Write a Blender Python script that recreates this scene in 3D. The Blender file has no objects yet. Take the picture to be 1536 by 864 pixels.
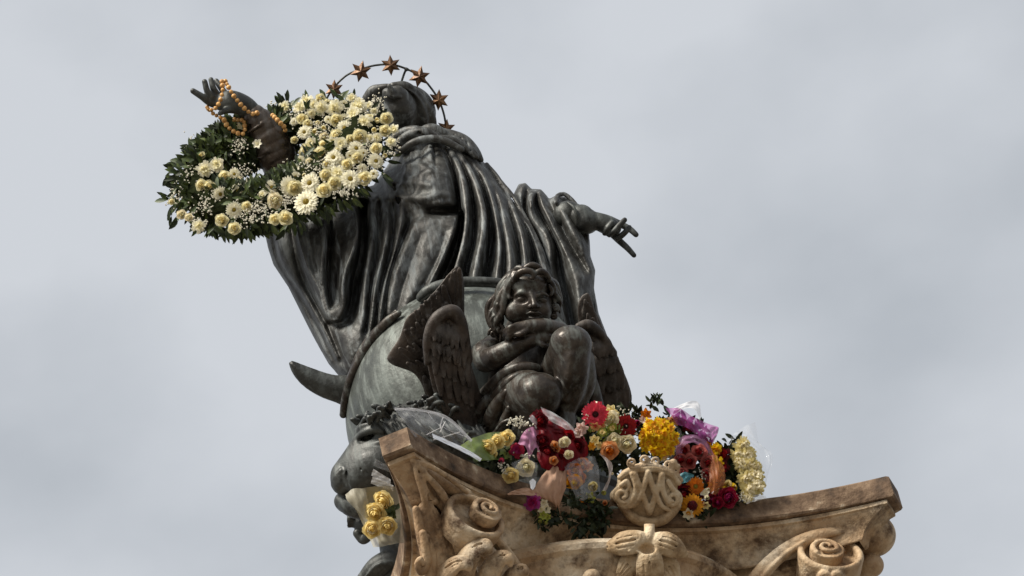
import bpy, bmesh, math, random
import numpy as np
from mathutils import Vector, Matrix

# ------------------------------------------------------------------ camera, sky, sun, exposure
SC = bpy.context.scene
COL = SC.collection
S, D = 0.0027, 21.4                      # metres per photo pixel at the subject, distance to the subject
PITCH, ROLL = math.radians(37), math.radians(14)
CAM = np.array([0.0, 0.0, 1.7])
FWD = np.array([0, math.cos(PITCH), math.sin(PITCH)])
R0 = np.array([1.0, 0, 0]); U0 = np.array([0, -math.sin(PITCH), math.cos(PITCH)])
RT = math.cos(ROLL) * R0 - math.sin(ROLL) * U0
UP = math.sin(ROLL) * R0 + math.cos(ROLL) * U0
cd = bpy.data.cameras.new('camera'); cam = bpy.data.objects.new('camera', cd); COL.objects.link(cam)
M = Matrix.Identity(4)
for i in range(3):
    M[i][0], M[i][1], M[i][2], M[i][3] = RT[i], UP[i], -FWD[i], CAM[i]
cam.matrix_world = M
cd.sensor_width = 36.0; cd.lens = 36.0 * D / (1536 * S); cd.clip_start = 0.5; cd.clip_end = 3000
SC.camera = cam
SC.view_settings.view_transform = 'Standard'; SC.view_settings.look = 'None'
SC.view_settings.exposure = 0.42; SC.view_settings.gamma = 1.0
SC.view_settings.use_curve_mapping = False

SUN_EL, SUN_AZ = math.radians(46), math.radians(-142)      # azimuth measured from +Y (away) towards +X
world = bpy.data.worlds.new('World'); SC.world = world; world.use_nodes = True
nt = world.node_tree; N = nt.nodes; L = nt.links; N.clear()
wo = N.new('ShaderNodeOutputWorld'); bg = N.new('ShaderNodeBackground'); L.new(bg.outputs[0], wo.inputs[0])
sky = N.new('ShaderNodeTexSky'); sky.sky_type = 'NISHITA'; sky.sun_disc = False
sky.sun_elevation = SUN_EL; sky.sun_rotation = SUN_AZ; sky.air_density = 1.0; sky.dust_density = 3.0
tc = N.new('ShaderNodeTexCoord')
n1 = N.new('ShaderNodeTexNoise'); n1.inputs['Scale'].default_value = 13.0; n1.inputs['Detail'].default_value = 5; n1.inputs['Roughness'].default_value = 0.45
n2 = N.new('ShaderNodeTexNoise'); n2.inputs['Scale'].default_value = 2.6; n2.inputs['Detail'].default_value = 3
mp = N.new('ShaderNodeMapping'); mp.inputs['Scale'].default_value = (1, 1, 1.5); mp.inputs['Location'].default_value = (0.3, 0.1, 0.17)
L.new(tc.outputs['Generated'], mp.inputs[0]); L.new(mp.outputs[0], n1.inputs['Vector']); L.new(mp.outputs[0], n2.inputs['Vector'])
ad = N.new('ShaderNodeMath'); ad.operation = 'MULTIPLY_ADD'; L.new(n1.outputs[0], ad.inputs[0]); ad.inputs[1].default_value = 0.75; L.new(n2.outputs[0], ad.inputs[2])
cr = N.new('ShaderNodeValToRGB'); L.new(ad.outputs[0], cr.inputs[0])
cr.color_ramp.elements[0].position = 0.66; cr.color_ramp.elements[0].color = (3.05, 3.29, 3.55, 1)
cr.color_ramp.elements[1].position = 1.06; cr.color_ramp.elements[1].color = (5.05, 5.25, 5.52, 1)
mx = N.new('ShaderNodeMix'); mx.data_type = 'RGBA'; mx.inputs[0].default_value = 0.9
L.new(sky.outputs[0], mx.inputs[6]); L.new(cr.outputs[0], mx.inputs[7])
L.new(mx.outputs[2], bg.inputs[0]); bg.inputs[1].default_value = 0.1

sl = bpy.data.lights.new('sun', 'SUN'); sl.energy = 4.8; sl.angle = math.radians(22); sl.color = (1.0, 0.94, 0.84)
so = bpy.data.objects.new('sun', sl); COL.objects.link(so)
sd = Vector((math.sin(SUN_AZ) * math.cos(SUN_EL), math.cos(SUN_AZ) * math.cos(SUN_EL), math.sin(SUN_EL)))
so.rotation_euler = sd.to_track_quat('Z', 'Y').to_euler(); so.location = (-10, -10, 40)

# ------------------------------------------------------------------ coordinates
CX, CY = 806.0, 931.0                    # centre of the abacus top, as seen in the photograph
SR, CR_, TP = math.sin(ROLL), math.cos(ROLL), math.tan(PITCH)
def zp(px, py):
    """depth (towards the camera, photo-pixel units) of the upright plane through the column's axis"""
    return -TP * (-(px - CX) * SR + (CY - py) * CR_)
def W(px, py, z):
    px = np.asarray(px, float); py = np.asarray(py, float); z = np.asarray(z, float)
    dep = D - z * S; k = S * dep / D
    return CAM + dep[..., None] * FWD + ((px - 768) * k)[..., None] * RT + ((432 - py) * k)[..., None] * UP
def WV(px, py, z): return Vector(W(px, py, z))
ORIG = W(CX, CY, 0.0)
PSI = math.radians(32)
EU = np.array([math.cos(PSI), math.sin(PSI), 0]); ED = np.array([-math.sin(PSI), math.cos(PSI), 0]); EZ = np.array([0, 0, 1.0])
def CAP(u, d, h):
    """column coordinates: u right along the front face, d away, h up from the abacus top, photo-pixel units"""
    u = np.asarray(u, float); d = np.asarray(d, float); h = np.asarray(h, float)
    return ORIG + S * (u[..., None] * EU + d[..., None] * ED + h[..., None] * EZ)

# ------------------------------------------------------------------ objects
def tag(o, label=None, cat=None, group=None, kind=None):
    for k, v in (('label', label), ('category', cat), ('group', group), ('kind', kind)):
        if v: o[k] = v
    return o
def thing(name, loc, label, cat, group=None):
    o = bpy.data.objects.new(name, None); COL.objects.link(o); o.location = Vector(loc)
    o.empty_display_size = 0.1
    return tag(o, label, cat, group)
def child(o, parent):
    """parent without moving: the things are only translated"""
    o.parent = parent; p = parent; off = Vector((0, 0, 0))
    while p is not None: off += p.location; p = p.parent
    o.location = o.location - off
    return o
def mesh_obj(name, verts, faces, mat, parent=None, smooth=True):
    """verts in world coordinates; origin set to their centre"""
    v = np.asarray(verts, float); c = v.mean(0)
    me = bpy.data.meshes.new(name)
    v = v - c
    if isinstance(faces, np.ndarray):
        n, k = faces.shape
        me.vertices.add(len(v)); me.vertices.foreach_set('co', v.astype(np.float32).ravel())
        me.loops.add(n * k); me.loops.foreach_set('vertex_index', faces.astype(np.int32).ravel())
        me.polygons.add(n); me.polygons.foreach_set('loop_start', np.arange(0, n * k, k, dtype=np.int32))
        me.polygons.foreach_set('loop_total', np.full(n, k, dtype=np.int32))
        me.update(calc_edges=True)
    else:
        me.from_pydata([tuple(x) for x in v], [], faces); me.update()
    if smooth: me.polygons.foreach_set('use_smooth', np.ones(len(me.polygons), dtype=bool))
    if isinstance(mat, (list, tuple)):
        for m_ in mat: me.materials.append(m_)
    elif mat: me.materials.append(mat)
    o = bpy.data.objects.new(name, me); COL.objects.link(o); o.location = Vector(c)
    if parent is not None: child(o, parent)
    return o

# ------------------------------------------------------------------ signed distance sculpting
def catmull(pts, step=3.0):
    p = np.asarray(pts, float)
    if len(p) < 3:
        n = max(2, int(np.linalg.norm(p[-1][:3] - p[0][:3]) / step) + 1)
        return np.array([p[0] + (p[-1] - p[0]) * t for t in np.linspace(0, 1, n)])
    q = np.vstack([2 * p[0] - p[1], p, 2 * p[-1] - p[-2]]); out = []
    for i in range(1, len(q) - 2):
        a, b, c, d = q[i - 1], q[i], q[i + 1], q[i + 2]
        n = max(1, int(np.linalg.norm((c - b)[:3]) / step))
        for t in np.arange(n) / n:
            out.append(0.5 * (2 * b + (c - a) * t + (2 * a - 5 * b + 4 * c - d) * t * t + (3 * b - a - 3 * c + d) * t ** 3))
    out.append(p[-1]); return np.array(out)
class Vol:
    """a block of space in photo-pixel units (x, y down, z or q towards the camera); q is measured from zp() when sheared"""
    def __init__(s, x0, x1, y0, y1, z0, z1, c=1.6, shear=False):
        s.c = c; s.shear = shear
        s.ax = [np.arange(a, b + c, c, dtype=np.float32) for a, b in ((x0, x1), (y0, y1), (z0, z1))]
        s.F = np.full([len(a) for a in s.ax], 60.0, dtype=np.float32)
    def sub(s, lo, hi):
        lo = list(lo); hi = list(hi)
        if s.shear:
            cs = [zp(x, y) for x in (lo[0], hi[0]) for y in (lo[1], hi[1])]
            lo[2] -= max(cs); hi[2] -= min(cs)
        sl = []
        for a, l, h in zip(s.ax, lo, hi):
            i = max(0, int((l - a[0]) / s.c)); j = min(len(a), int((h - a[0]) / s.c) + 2)
            if i >= j: return None
            sl.append(slice(i, j))
        X = s.ax[0][sl[0]][:, None, None]; Y = s.ax[1][sl[1]][None, :, None]; Z = s.ax[2][sl[2]][None, None, :]
        if s.shear: Z = Z + zp(X, Y).astype(np.float32)
        return tuple(sl), X, Y, Z
    def put(s, sl, d, k, cut=False):
        f = s.F[sl]
        if cut:
            d = -d
            if k > 0: h = np.maximum(k - np.abs(f - d), 0) / k; r = np.maximum(f, d) + h * h * k * 0.25
            else: r = np.maximum(f, d)
        else:
            if k > 0: h = np.maximum(k - np.abs(f - d), 0) / k; r = np.minimum(f, d) - h * h * k * 0.25
            else: r = np.minimum(f, d)
        s.F[sl] = r
    def tube(s, pts, r, k=3.0, cut=False, step=3.0, flat=None):
        """pts (x, y, z); r a radius or one per point; flat=(nx,ny,nz,f) squashes the section along that direction"""
        p = np.asarray(pts, float)
        rr = np.full(len(p), r, float) if np.isscalar(r) else np.asarray(r, float)
        if len(rr) != len(p): rr = np.interp(np.linspace(0, 1, len(p)), np.linspace(0, 1, len(rr)), rr)
        q = catmull(np.hstack([p, rr[:, None]]), step); pad = k + s.c * 2
        lo = (q[:, :3] - q[:, 3:4]).min(0) - pad; hi = (q[:, :3] + q[:, 3:4]).max(0) + pad
        t = s.sub(lo, hi)
        if t is None: return
        sl, X, Y, Z = t
        Dm = np.full(np.broadcast_shapes(X.shape, Y.shape, Z.shape), 50.0, dtype=np.float32)
        for a, b in zip(q[:-1], q[1:]):
            m = max(a[3], b[3]) + pad
            t2 = s.sub(np.minimum(a[:3], b[:3]) - m, np.maximum(a[:3], b[:3]) + m)
            if t2 is None: continue
            sl2, X2, Y2, Z2 = t2
            loc = []
            ok = True
            for u, v in zip(sl, sl2):
                i = max(u.start, v.start); j = min(u.stop, v.stop)
                if i >= j: ok = False; break
                loc.append(slice(i, j))
            if not ok: continue
            X2 = s.ax[0][loc[0]][:, None, None]; Y2 = s.ax[1][loc[1]][None, :, None]; Z2 = s.ax[2][loc[2]][None, None, :]
            if s.shear: Z2 = Z2 + zp(X2, Y2).astype(np.float32)
            dx, dy, dz = (b - a)[:3]; L2 = dx * dx + dy * dy + dz * dz + 1e-9
            px, py, pz = X2 - a[0], Y2 - a[1], Z2 - a[2]
            tt = np.clip((px * dx + py * dy + pz * dz) / L2, 0, 1)
            vx, vy, vz = px - tt * dx, py - tt * dy, pz - tt * dz
            if flat is None: dd = np.sqrt(vx * vx + vy * vy + vz * vz)
            else:
                nn = np.asarray(flat[:3], float); nn /= np.linalg.norm(nn); f = flat[3]
                al = vx * nn[0] + vy * nn[1] + vz * nn[2]
                dd = np.sqrt(np.maximum(vx * vx + vy * vy + vz * vz - al * al, 0) + (al / f) ** 2)
            dd = dd - (a[3] + (b[3] - a[3]) * tt)
            if flat is not None: dd = dd * max(flat[3], 0.45)
            ls = tuple(slice(u.start - w.start, u.stop - w.start) for u, w in zip(loc, sl))
            Dm[ls] = np.minimum(Dm[ls], dd)
        s.put(sl, Dm, k, cut)
    def ell(s, c, r, k=4.0, cut=False, rot=None):
        """ellipsoid; rot = 3x3, its rows the ellipsoid's own axes"""
        c = np.asarray(c, float); r = np.asarray(r, float)
        ext = r if rot is None else np.sqrt(((np.asarray(rot) * r[:, None]) ** 2).sum(0))
        t = s.sub(c - ext - k - s.c * 2, c + ext + k + s.c * 2)
        if t is None: return
        sl, X, Y, Z = t; x, y, z = X - c[0], Y - c[1], Z - c[2]
        if rot is not None:
            m = np.asarray(rot, float)
            x, y, z = (m[0][0] * x + m[0][1] * y + m[0][2] * z, m[1][0] * x + m[1][1] * y + m[1][2] * z, m[2][0] * x + m[2][1] * y + m[2][2] * z)
        k0 = np.sqrt((x / r[0]) ** 2 + (y / r[1]) ** 2 + (z / r[2]) ** 2)
        k1 = np.sqrt((x / r[0] ** 2) ** 2 + (y / r[1] ** 2) ** 2 + (z / r[2] ** 2) ** 2) + 1e-6
        s.put(sl, (k0 * (k0 - 1) / k1).astype(np.float32), k, cut)
    def slab(s, poly, R, A, back=8.0, k=3.0, q0=None, gain=0.75, extra=None):
        """an outline inflated towards the camera: its middle stands A proud of q0, its rim rounds off over R"""
        poly = np.asarray(poly, float); lo = poly.min(0) - 6; hi = poly.max(0) + 6
        i0 = max(0, int((lo[0] - s.ax[0][0]) / s.c)); i1 = min(len(s.ax[0]), int((hi[0] - s.ax[0][0]) / s.c) + 2)
        j0 = max(0, int((lo[1] - s.ax[1][0]) / s.c)); j1 = min(len(s.ax[1]), int((hi[1] - s.ax[1][0]) / s.c) + 2)
        X = s.ax[0][i0:i1][:, None]; Y = s.ax[1][j0:j1][None, :]
        sd = polysd(poly, X, Y); t = np.clip(-sd / R, 0, 1); dome = np.sqrt(np.maximum(1 - (1 - t) ** 2, 0))
        base = 0.0 if q0 is None else (q0(X, Y) if callable(q0) else q0)
        top = base + A * dome
        if extra is not None: top = top + extra[i0:i1, j0:j1] * np.clip(-sd / 9.0, 0, 1)
        bot = base - back * dome
        Z = s.ax[2][None, None, :]
        d = np.maximum((Z - top[..., None]) * gain, (bot[..., None] - Z) * gain)
        d = np.maximum(d, sd[..., None]).astype(np.float32)
        s.put((slice(i0, i1), slice(j0, j1), slice(None)), d, k)
    def mesh(s):
        F = s.F; ins = F < 0
        a = ins[:-1, :-1, :-1]; cnt = np.zeros(a.shape, np.int8)
        for i in (0, 1):
            for j in (0, 1):
                for k in (0, 1):
                    cnt += ins[i:ins.shape[0] - 1 + i, j:ins.shape[1] - 1 + j, k:ins.shape[2] - 1 + k]
        I, J, K = np.nonzero((cnt > 0) & (cnt < 8)); n = len(I)
        vi = np.full(a.shape, -1, np.int32); vi[I, J, K] = np.arange(n)
        val = {}
        for c in range(8):
            i, j, k = c & 1, (c >> 1) & 1, c >> 2
            val[c] = F[I + i, J + j, K + k]
        acc = np.zeros((n, 3)); w = np.zeros(n)
        for c in range(8):
            for ax in range(3):
                if c & (1 << ax): continue
                e = c | (1 << ax); f0, f1 = val[c], val[e]
                m = (f0 < 0) != (f1 < 0)
                t = np.where(m, f0 / np.where(m, f0 - f1, 1), 0)
                base = np.array([c & 1, (c >> 1) & 1, c >> 2], float)
                p = np.tile(base, (n, 1)); p[:, ax] += t
                acc += p * m[:, None]; w += m
        acc /= np.maximum(w, 1)[:, None]
        P = np.stack([s.ax[0][0] + (I + acc[:, 0]) * s.c, s.ax[1][0] + (J + acc[:, 1]) * s.c, s.ax[2][0] + (K + acc[:, 2]) * s.c], 1)
        if s.shear: P[:, 2] += zp(P[:, 0], P[:, 1])
        faces = []
        sh = np.array(ins.shape)
        for ax in range(3):
            sl0 = [slice(None)] * 3; sl1 = [slice(None)] * 3
            sl0[ax] = slice(0, -1); sl1[ax] = slice(1, None)
            e = ins[tuple(sl0)] != ins[tuple(sl1)]
            u, v = [x for x in range(3) if x != ax]
            idx = np.array(np.nonzero(e)).T
            ok = (idx[:, u] > 0) & (idx[:, v] > 0) & (idx[:, u] < sh[u] - 1) & (idx[:, v] < sh[v] - 1)
            idx = idx[ok]
            def g(du, dv):
                t = idx.copy(); t[:, u] -= du; t[:, v] -= dv
                return vi[t[:, 0], t[:, 1], t[:, 2]]
            q = np.stack([g(1, 1), g(0, 1), g(0, 0), g(1, 0)], 1)
            first_in = ins[idx[:, 0], idx[:, 1], idx[:, 2]]
            flip = first_in if ax != 1 else ~first_in
            q[flip] = q[flip][:, ::-1]
            faces.append(q)
        Fc = np.vstack(faces); Fc = Fc[(Fc >= 0).all(1)]
        return P, Fc
    def obj(s, name, mat, parent=None, smooth=2):
        P, Fc = s.mesh()
        for _ in range(smooth):                      # a light pass takes the voxel steps out
            acc = np.zeros_like(P); w = np.zeros(len(P))
            for i in range(4):
                a, b = Fc[:, i], Fc[:, (i + 1) % 4]
                for ax in range(3):
                    acc[:, ax] += np.bincount(a, P[b, ax], len(P)) + np.bincount(b, P[a, ax], len(P))
                w += np.bincount(a, minlength=len(P)) + np.bincount(b, minlength=len(P))
            P = P * 0.5 + 0.5 * acc / np.maximum(w, 1)[:, None]
        return mesh_obj(name, W(P[:, 0], P[:, 1], P[:, 2]), Fc, mat, parent)
def polysd(poly, X, Y):
    d = np.full(np.broadcast_shapes(X.shape, Y.shape), 1e9); ins = np.zeros(d.shape, bool)
    n = len(poly)
    for i in range(n):
        a, b = poly[i], poly[(i + 1) % n]; e = b - a
        wx, wy = X - a[0], Y - a[1]
        t = np.clip((wx * e[0] + wy * e[1]) / (e @ e + 1e-9), 0, 1)
        d = np.minimum(d, (wx - e[0] * t) ** 2 + (wy - e[1] * t) ** 2)
        c = ((a[1] > Y) != (b[1] > Y))
        if abs(e[1]) > 1e-9: ins ^= c & (X < e[0] * (Y - a[1]) / e[1] + a[0])
    d = np.sqrt(d); return np.where(ins, -d, d)
def dense(pts, step=4.0, closed=True):
    p = np.asarray(pts, float)
    if closed:
        q = np.vstack([p[-1:], p, p[:2]]); o = []
        for i in range(1, len(q) - 2):
            a, b, c, d = q[i - 1], q[i], q[i + 1], q[i + 2]; n = max(1, int(np.linalg.norm(c - b) / step))
            for t in np.arange(n) / n:
                o.append(0.5 * (2 * b + (c - a) * t + (2 * a - 5 * b + 4 * c - d) * t * t + (3 * b - a - 3 * c + d) * t ** 3))
        return np.array(o)
    return catmull(p, step)

# ------------------------------------------------------------------ materials
def mat(name, col, rough=0.6, metal=0.0, var=None, scale=4.0, bump=0.0, bscale=20.0, spec=0.5, sss=0.0, trans=0.0, coat=0.0):
    """var: a list of (position, colour) for a noise ramp in object space"""
    m = bpy.data.materials.new(name); m.use_nodes = True
    n = m.node_tree.nodes; l = m.node_tree.links; b = n['Principled BSDF']
    b.inputs['Base Color'].default_value = (*col, 1); b.inputs['Roughness'].default_value = rough
    b.inputs['Metallic'].default_value = metal; b.inputs['Specular IOR Level'].default_value = spec
    b.inputs['Coat Weight'].default_value = coat
    if sss: b.inputs['Subsurface Weight'].default_value = sss; b.inputs['Subsurface Scale'].default_value = 0.01
    g = n.new('ShaderNodeNewGeometry')
    if var:
        no = n.new('ShaderNodeTexNoise'); no.inputs['Scale'].default_value = scale; no.inputs['Detail'].default_value = 6; no.inputs['Roughness'].default_value = 0.62
        l.new(g.outputs['Position'], no.inputs['Vector'])
        r = n.new('ShaderNodeValToRGB'); l.new(no.outputs[0], r.inputs[0])
        e = r.color_ramp.elements
        e[0].position, e[0].color = var[0][0], (*var[0][1], 1); e[1].position, e[1].color = var[-1][0], (*var[-1][1], 1)
        for p_, c_ in var[1:-1]:
            x = e.new(p_); x.color = (*c_, 1)
        l.new(r.outputs[0], b.inputs['Base Color'])
    if bump:
        no2 = n.new('ShaderNodeTexNoise'); no2.inputs['Scale'].default_value = bscale; no2.inputs['Detail'].default_value = 5
        l.new(g.outputs['Position'], no2.inputs['Vector'])
        bp = n.new('ShaderNodeBump'); bp.inputs['Strength'].default_value = bump; bp.inputs['Distance'].default_value = 0.01
        l.new(no2.outputs[0], bp.inputs['Height']); l.new(bp.outputs[0], b.inputs['Normal'])
    if trans:                                         # thin sheet that lets part of what is behind show through
        t = n.new('ShaderNodeBsdfTransparent'); mxs = n.new('ShaderNodeMixShader'); o = n['Material Output']
        mxs.inputs[0].default_value = 1 - trans
        l.new(t.outputs[0], mxs.inputs[1]); l.new(b.outputs[0], mxs.inputs[2]); l.new(mxs.outputs[0], o.inputs[0])
    return m
def bronze(name, dark, mid, light, rough=0.42, scale=5.0, pat=None, metal=0.55):
    m = mat(name, mid, rough, metal, [(0.30, dark), (0.5, mid), (0.72, light)], scale, 0.22, 60.0, 0.5)
    n = m.node_tree.nodes; l = m.node_tree.links; b = n['Principled BSDF']
    g = n.new('ShaderNodeNewGeometry')
    no = n.new('ShaderNodeTexNoise'); no.inputs['Scale'].default_value = 26; no.inputs['Detail'].default_value = 8; no.inputs['Roughness'].default_value = 0.65
    mpn = n.new('ShaderNodeMapping'); mpn.inputs['Scale'].default_value = (1, 1, 0.13)      # rain streaks run down
    l.new(g.outputs['Position'], mpn.inputs[0]); l.new(mpn.outputs[0], no.inputs['Vector'])
    r = n.new('ShaderNodeValToRGB'); r.color_ramp.elements[0].position = 0.35; r.color_ramp.elements[1].position = 0.7
    r.color_ramp.elements[0].color = (rough - 0.1,) * 3 + (1,); r.color_ramp.elements[1].color = (rough + 0.18,) * 3 + (1,)
    l.new(no.outputs[0], r.inputs[0]); l.new(r.outputs[0], b.inputs['Roughness'])
    if pat:
        old = b.inputs['Base Color'].links[0].from_socket
        r2 = n.new('ShaderNodeValToRGB'); r2.color_ramp.elements[0].position = 0.50; r2.color_ramp.elements[1].position = 0.64
        l.new(no.outputs[0], r2.inputs[0])
        x = n.new('ShaderNodeMix'); x.data_type = 'RGBA'; l.new(r2.outputs[0], x.inputs[0]); l.new(old, x.inputs[6]); x.inputs[7].default_value = (*pat, 1)
        l.new(x.outputs[2], b.inputs['Base Color'])
    return m
M_BRONZE = bronze('dark_bronze', (0.012, 0.010, 0.008), (0.042, 0.041, 0.037), (0.090, 0.093, 0.088), 0.52, 14, (0.165, 0.178, 0.18), 0.28)
M_ARM = bronze('polished_brown_bronze', (0.020, 0.014, 0.010), (0.050, 0.036, 0.026), (0.10, 0.078, 0.06), 0.30, 9, (0.09, 0.08, 0.07), 0.5)
M_BROWN = bronze('brown_bronze', (0.010, 0.008, 0.006), (0.032, 0.024, 0.018), (0.080, 0.066, 0.052), 0.40, 14, (0.10, 0.105, 0.095), 0.38)
M_WING = bronze('feather_bronze', (0.014, 0.011, 0.009), (0.042, 0.031, 0.024), (0.085, 0.065, 0.050), 0.55, 10, (0.085, 0.075, 0.066), 0.3)
M_GLOBE = bronze('green_bronze', (0.028, 0.031, 0.027), (0.070, 0.077, 0.069), (0.14, 0.158, 0.143), 0.46, 6, (0.15, 0.168, 0.155), 0.35)
M_LION = bronze('black_bronze', (0.014, 0.014, 0.013), (0.034, 0.036, 0.033), (0.070, 0.077, 0.072), 0.50, 10, (0.085, 0.094, 0.09), 0.3)
M_STAR = bronze('rusty_gilt', (0.035, 0.015, 0.007), (0.11, 0.052, 0.020), (0.24, 0.125, 0.05), 0.42, 22, None, 0.5)
def stone_mat():
    m = mat('weathered_marble', (0.4, 0.3, 0.2), 0.72, 0, [(0.28, (0.13, 0.072, 0.034)), (0.42, (0.36, 0.235, 0.13)), (0.55, (0.50, 0.375, 0.24)), (0.68, (0.66, 0.56, 0.42))], 4.2, 0.6, 70.0, 0.35)
    n = m.node_tree.nodes; l = m.node_tree.links; b = n['Principled BSDF']
    g = n.new('ShaderNodeNewGeometry'); no = n.new('ShaderNodeTexNoise'); no.inputs['Scale'].default_value = 9; no.inputs['Detail'].default_value = 8; no.inputs['Roughness'].default_value = 0.7
    l.new(g.outputs['Position'], no.inputs['Vector'])
    r = n.new('ShaderNodeValToRGB'); r.color_ramp.elements[0].position = 0.47; r.color_ramp.elements[1].position = 0.66
    l.new(no.outputs[0], r.inputs[0])
    old = b.inputs['Base Color'].links[0].from_socket
    x = n.new('ShaderNodeMix'); x.data_type = 'RGBA'; l.new(r.outputs[0], x.inputs[0]); l.new(old, x.inputs[6]); x.inputs[7].default_value = (0.085, 0.048, 0.024, 1)
    l.new(x.outputs[2], b.inputs['Base Color'])
    return m
M_STONE = stone_mat()
M_CREAM = mat('cream_marble', (0.5, 0.4, 0.28), 0.7, 0, [(0.34, (0.17, 0.105, 0.052)), (0.47, (0.40, 0.285, 0.165)), (0.64, (0.60, 0.49, 0.34))], 9, 0.6, 80, 0.3)
M_STONE_TOP = mat('lichened_marble', (0.2, 0.15, 0.1), 0.8, 0, [(0.32, (0.030, 0.020, 0.013)), (0.47, (0.12, 0.075, 0.045)), (0.60, (0.22, 0.15, 0.095)), (0.69, (0.46, 0.38, 0.28))], 11, 0.5, 60.0, 0.3)
# ------------------------------------------------------------------ ground
def ground():
    m = mat('cobbles', (0.22, 0.2, 0.17), 0.8, 0, [(0.3, (0.10, 0.09, 0.078)), (0.7, (0.18, 0.16, 0.135))], 1.5, 0.4, 8)
    v = [(-900, -900, 0), (900, -900, 0), (900, 900, 0), (-900, 900, 0)]
    o = mesh_obj('ground', v, [(0, 1, 2, 3)], m, smooth=False); o['kind'] = 'structure'
ground()

# ------------------------------------------------------------------ column and capital
HALF, CH, SAG = 576.0, 22.0, 118.0
def outline(inset=0.0, n=28):
    """concave-sided square with cut corners, in (u, d)"""
    tips = []
    for k in range(4):
        a = math.radians(225 + 90 * k); e = np.array([math.cos(a), math.sin(a)]); t = np.array([-math.sin(a), math.cos(a)])
        hf = HALF - inset * 1.05; c = max(4, CH - inset * 0.12)
        tips.append((e * hf - t * c, e * hf + t * c))
    P = []
    for k in range(4):
        a = tips[k][1]; b = tips[(k + 1) % 4][0]; ch = b - a; Lc = np.linalg.norm(ch); nrm = np.array([-ch[1], ch[0]]) / Lc
        P.append(tips[k][0]); 
        for i in range(n + 1):
            t = i / n; s_ = (SAG + (36 if k == 3 else 0)) * (1 - (2 * t - 1) ** 2)
            P.append(a + ch * t + nrm * (s_ + inset * 0.22 * (1 - (2 * t - 1) ** 2)))
    # P holds tip start, then arc for each side
    return np.array(P)
# profile of the abacus from the top edge down: (height, inset)
PROF = [(0, 330), (0, 4), (-3, 0), (-34, 0), (-37, 3), (-38, 12), (-44, 13), (-45, 20), (-49, 24), (-55, 36), (-63, 48), (-73, 57), (-82, 61), (-84, 63), (-85, 67), (-66, 70), (-66, 88), (-90, 91), (-94, 110), (-96, 150)]
col_thing = thing('monument_column', CAP(0., 0., -90.), 'tall marble column whose concave capital carries the bronze statue and the flowers', 'column'); col_thing['kind'] = 'thing'
def loft(rings, name, mt, parent, closed=True, caps=True, smooth=True):
    n = len(rings[0]); V = np.vstack(rings); F = []
    for k in range(len(rings) - 1):
        for i in range(n if closed else n - 1):
            j = (i + 1) % n
            F.append((k * n + i, k * n + j, (k + 1) * n + j, (k + 1) * n + i))
    if caps and closed:
        F.append(tuple(range(n - 1, -1, -1))); F.append(tuple((len(rings) - 1) * n + i for i in range(n)))
    return mesh_obj(name, V, F, mt, parent, smooth)
def sharpen(o, ang=32):
    me = o.data; bm = bmesh.new(); bm.from_mesh(me)
    bmesh.ops.recalc_face_normals(bm, faces=bm.faces)
    for e in bm.edges:
        if len(e.link_faces) == 2 and e.calc_face_angle(0) > math.radians(ang): e.smooth = False
    bm.to_mesh(me); bm.free(); return o
def abacus():
    rings = []
    for h, ins in PROF[:5]:
        o = outline(ins); rings.append(CAP(o[:, 0], o[:, 1], np.full(len(o), float(h))))
    sharpen(loft(rings, 'abacus_top', M_STONE_TOP, col_thing, caps=True))
    rings = []
    for h, ins in [(-36.8, 40)] + PROF[5:]:
        o = outline(ins); rings.append(CAP(o[:, 0], o[:, 1], np.full(len(o), float(h) - 0.4)))
    sharpen(loft(rings, 'abacus_moulding', M_STONE, col_thing, caps=True))
abacus()
def lathe(prof, name, mt, parent, n=72, c=(0, 0)):
    rings = []
    for r, h in prof:
        a = np.linspace(0, 2 * math.pi, n, endpoint=False)
        rings.append(CAP(c[0] + r * np.cos(a), c[1] + r * np.sin(a), np.full(n, float(h))))
    return sharpen(loft(rings, name, mt, parent))
lathe([(325, -87.5), (333, -100), (330, -108), (322, -112), (290, -170), (262, -260), (246, -380), (240, -520), (250, -530), (252, -545), (240, -556)], 'bell', M_STONE, col_thing)
GH = ORIG[2] / S
lathe([(238, -557), (250, -900), (285, -GH + 500), (285, -GH + 420), (330, -GH + 400), (330, -GH + 330), (420, -GH + 320), (420, -GH - 10)], 'shaft', M_STONE, col_thing)
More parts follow.
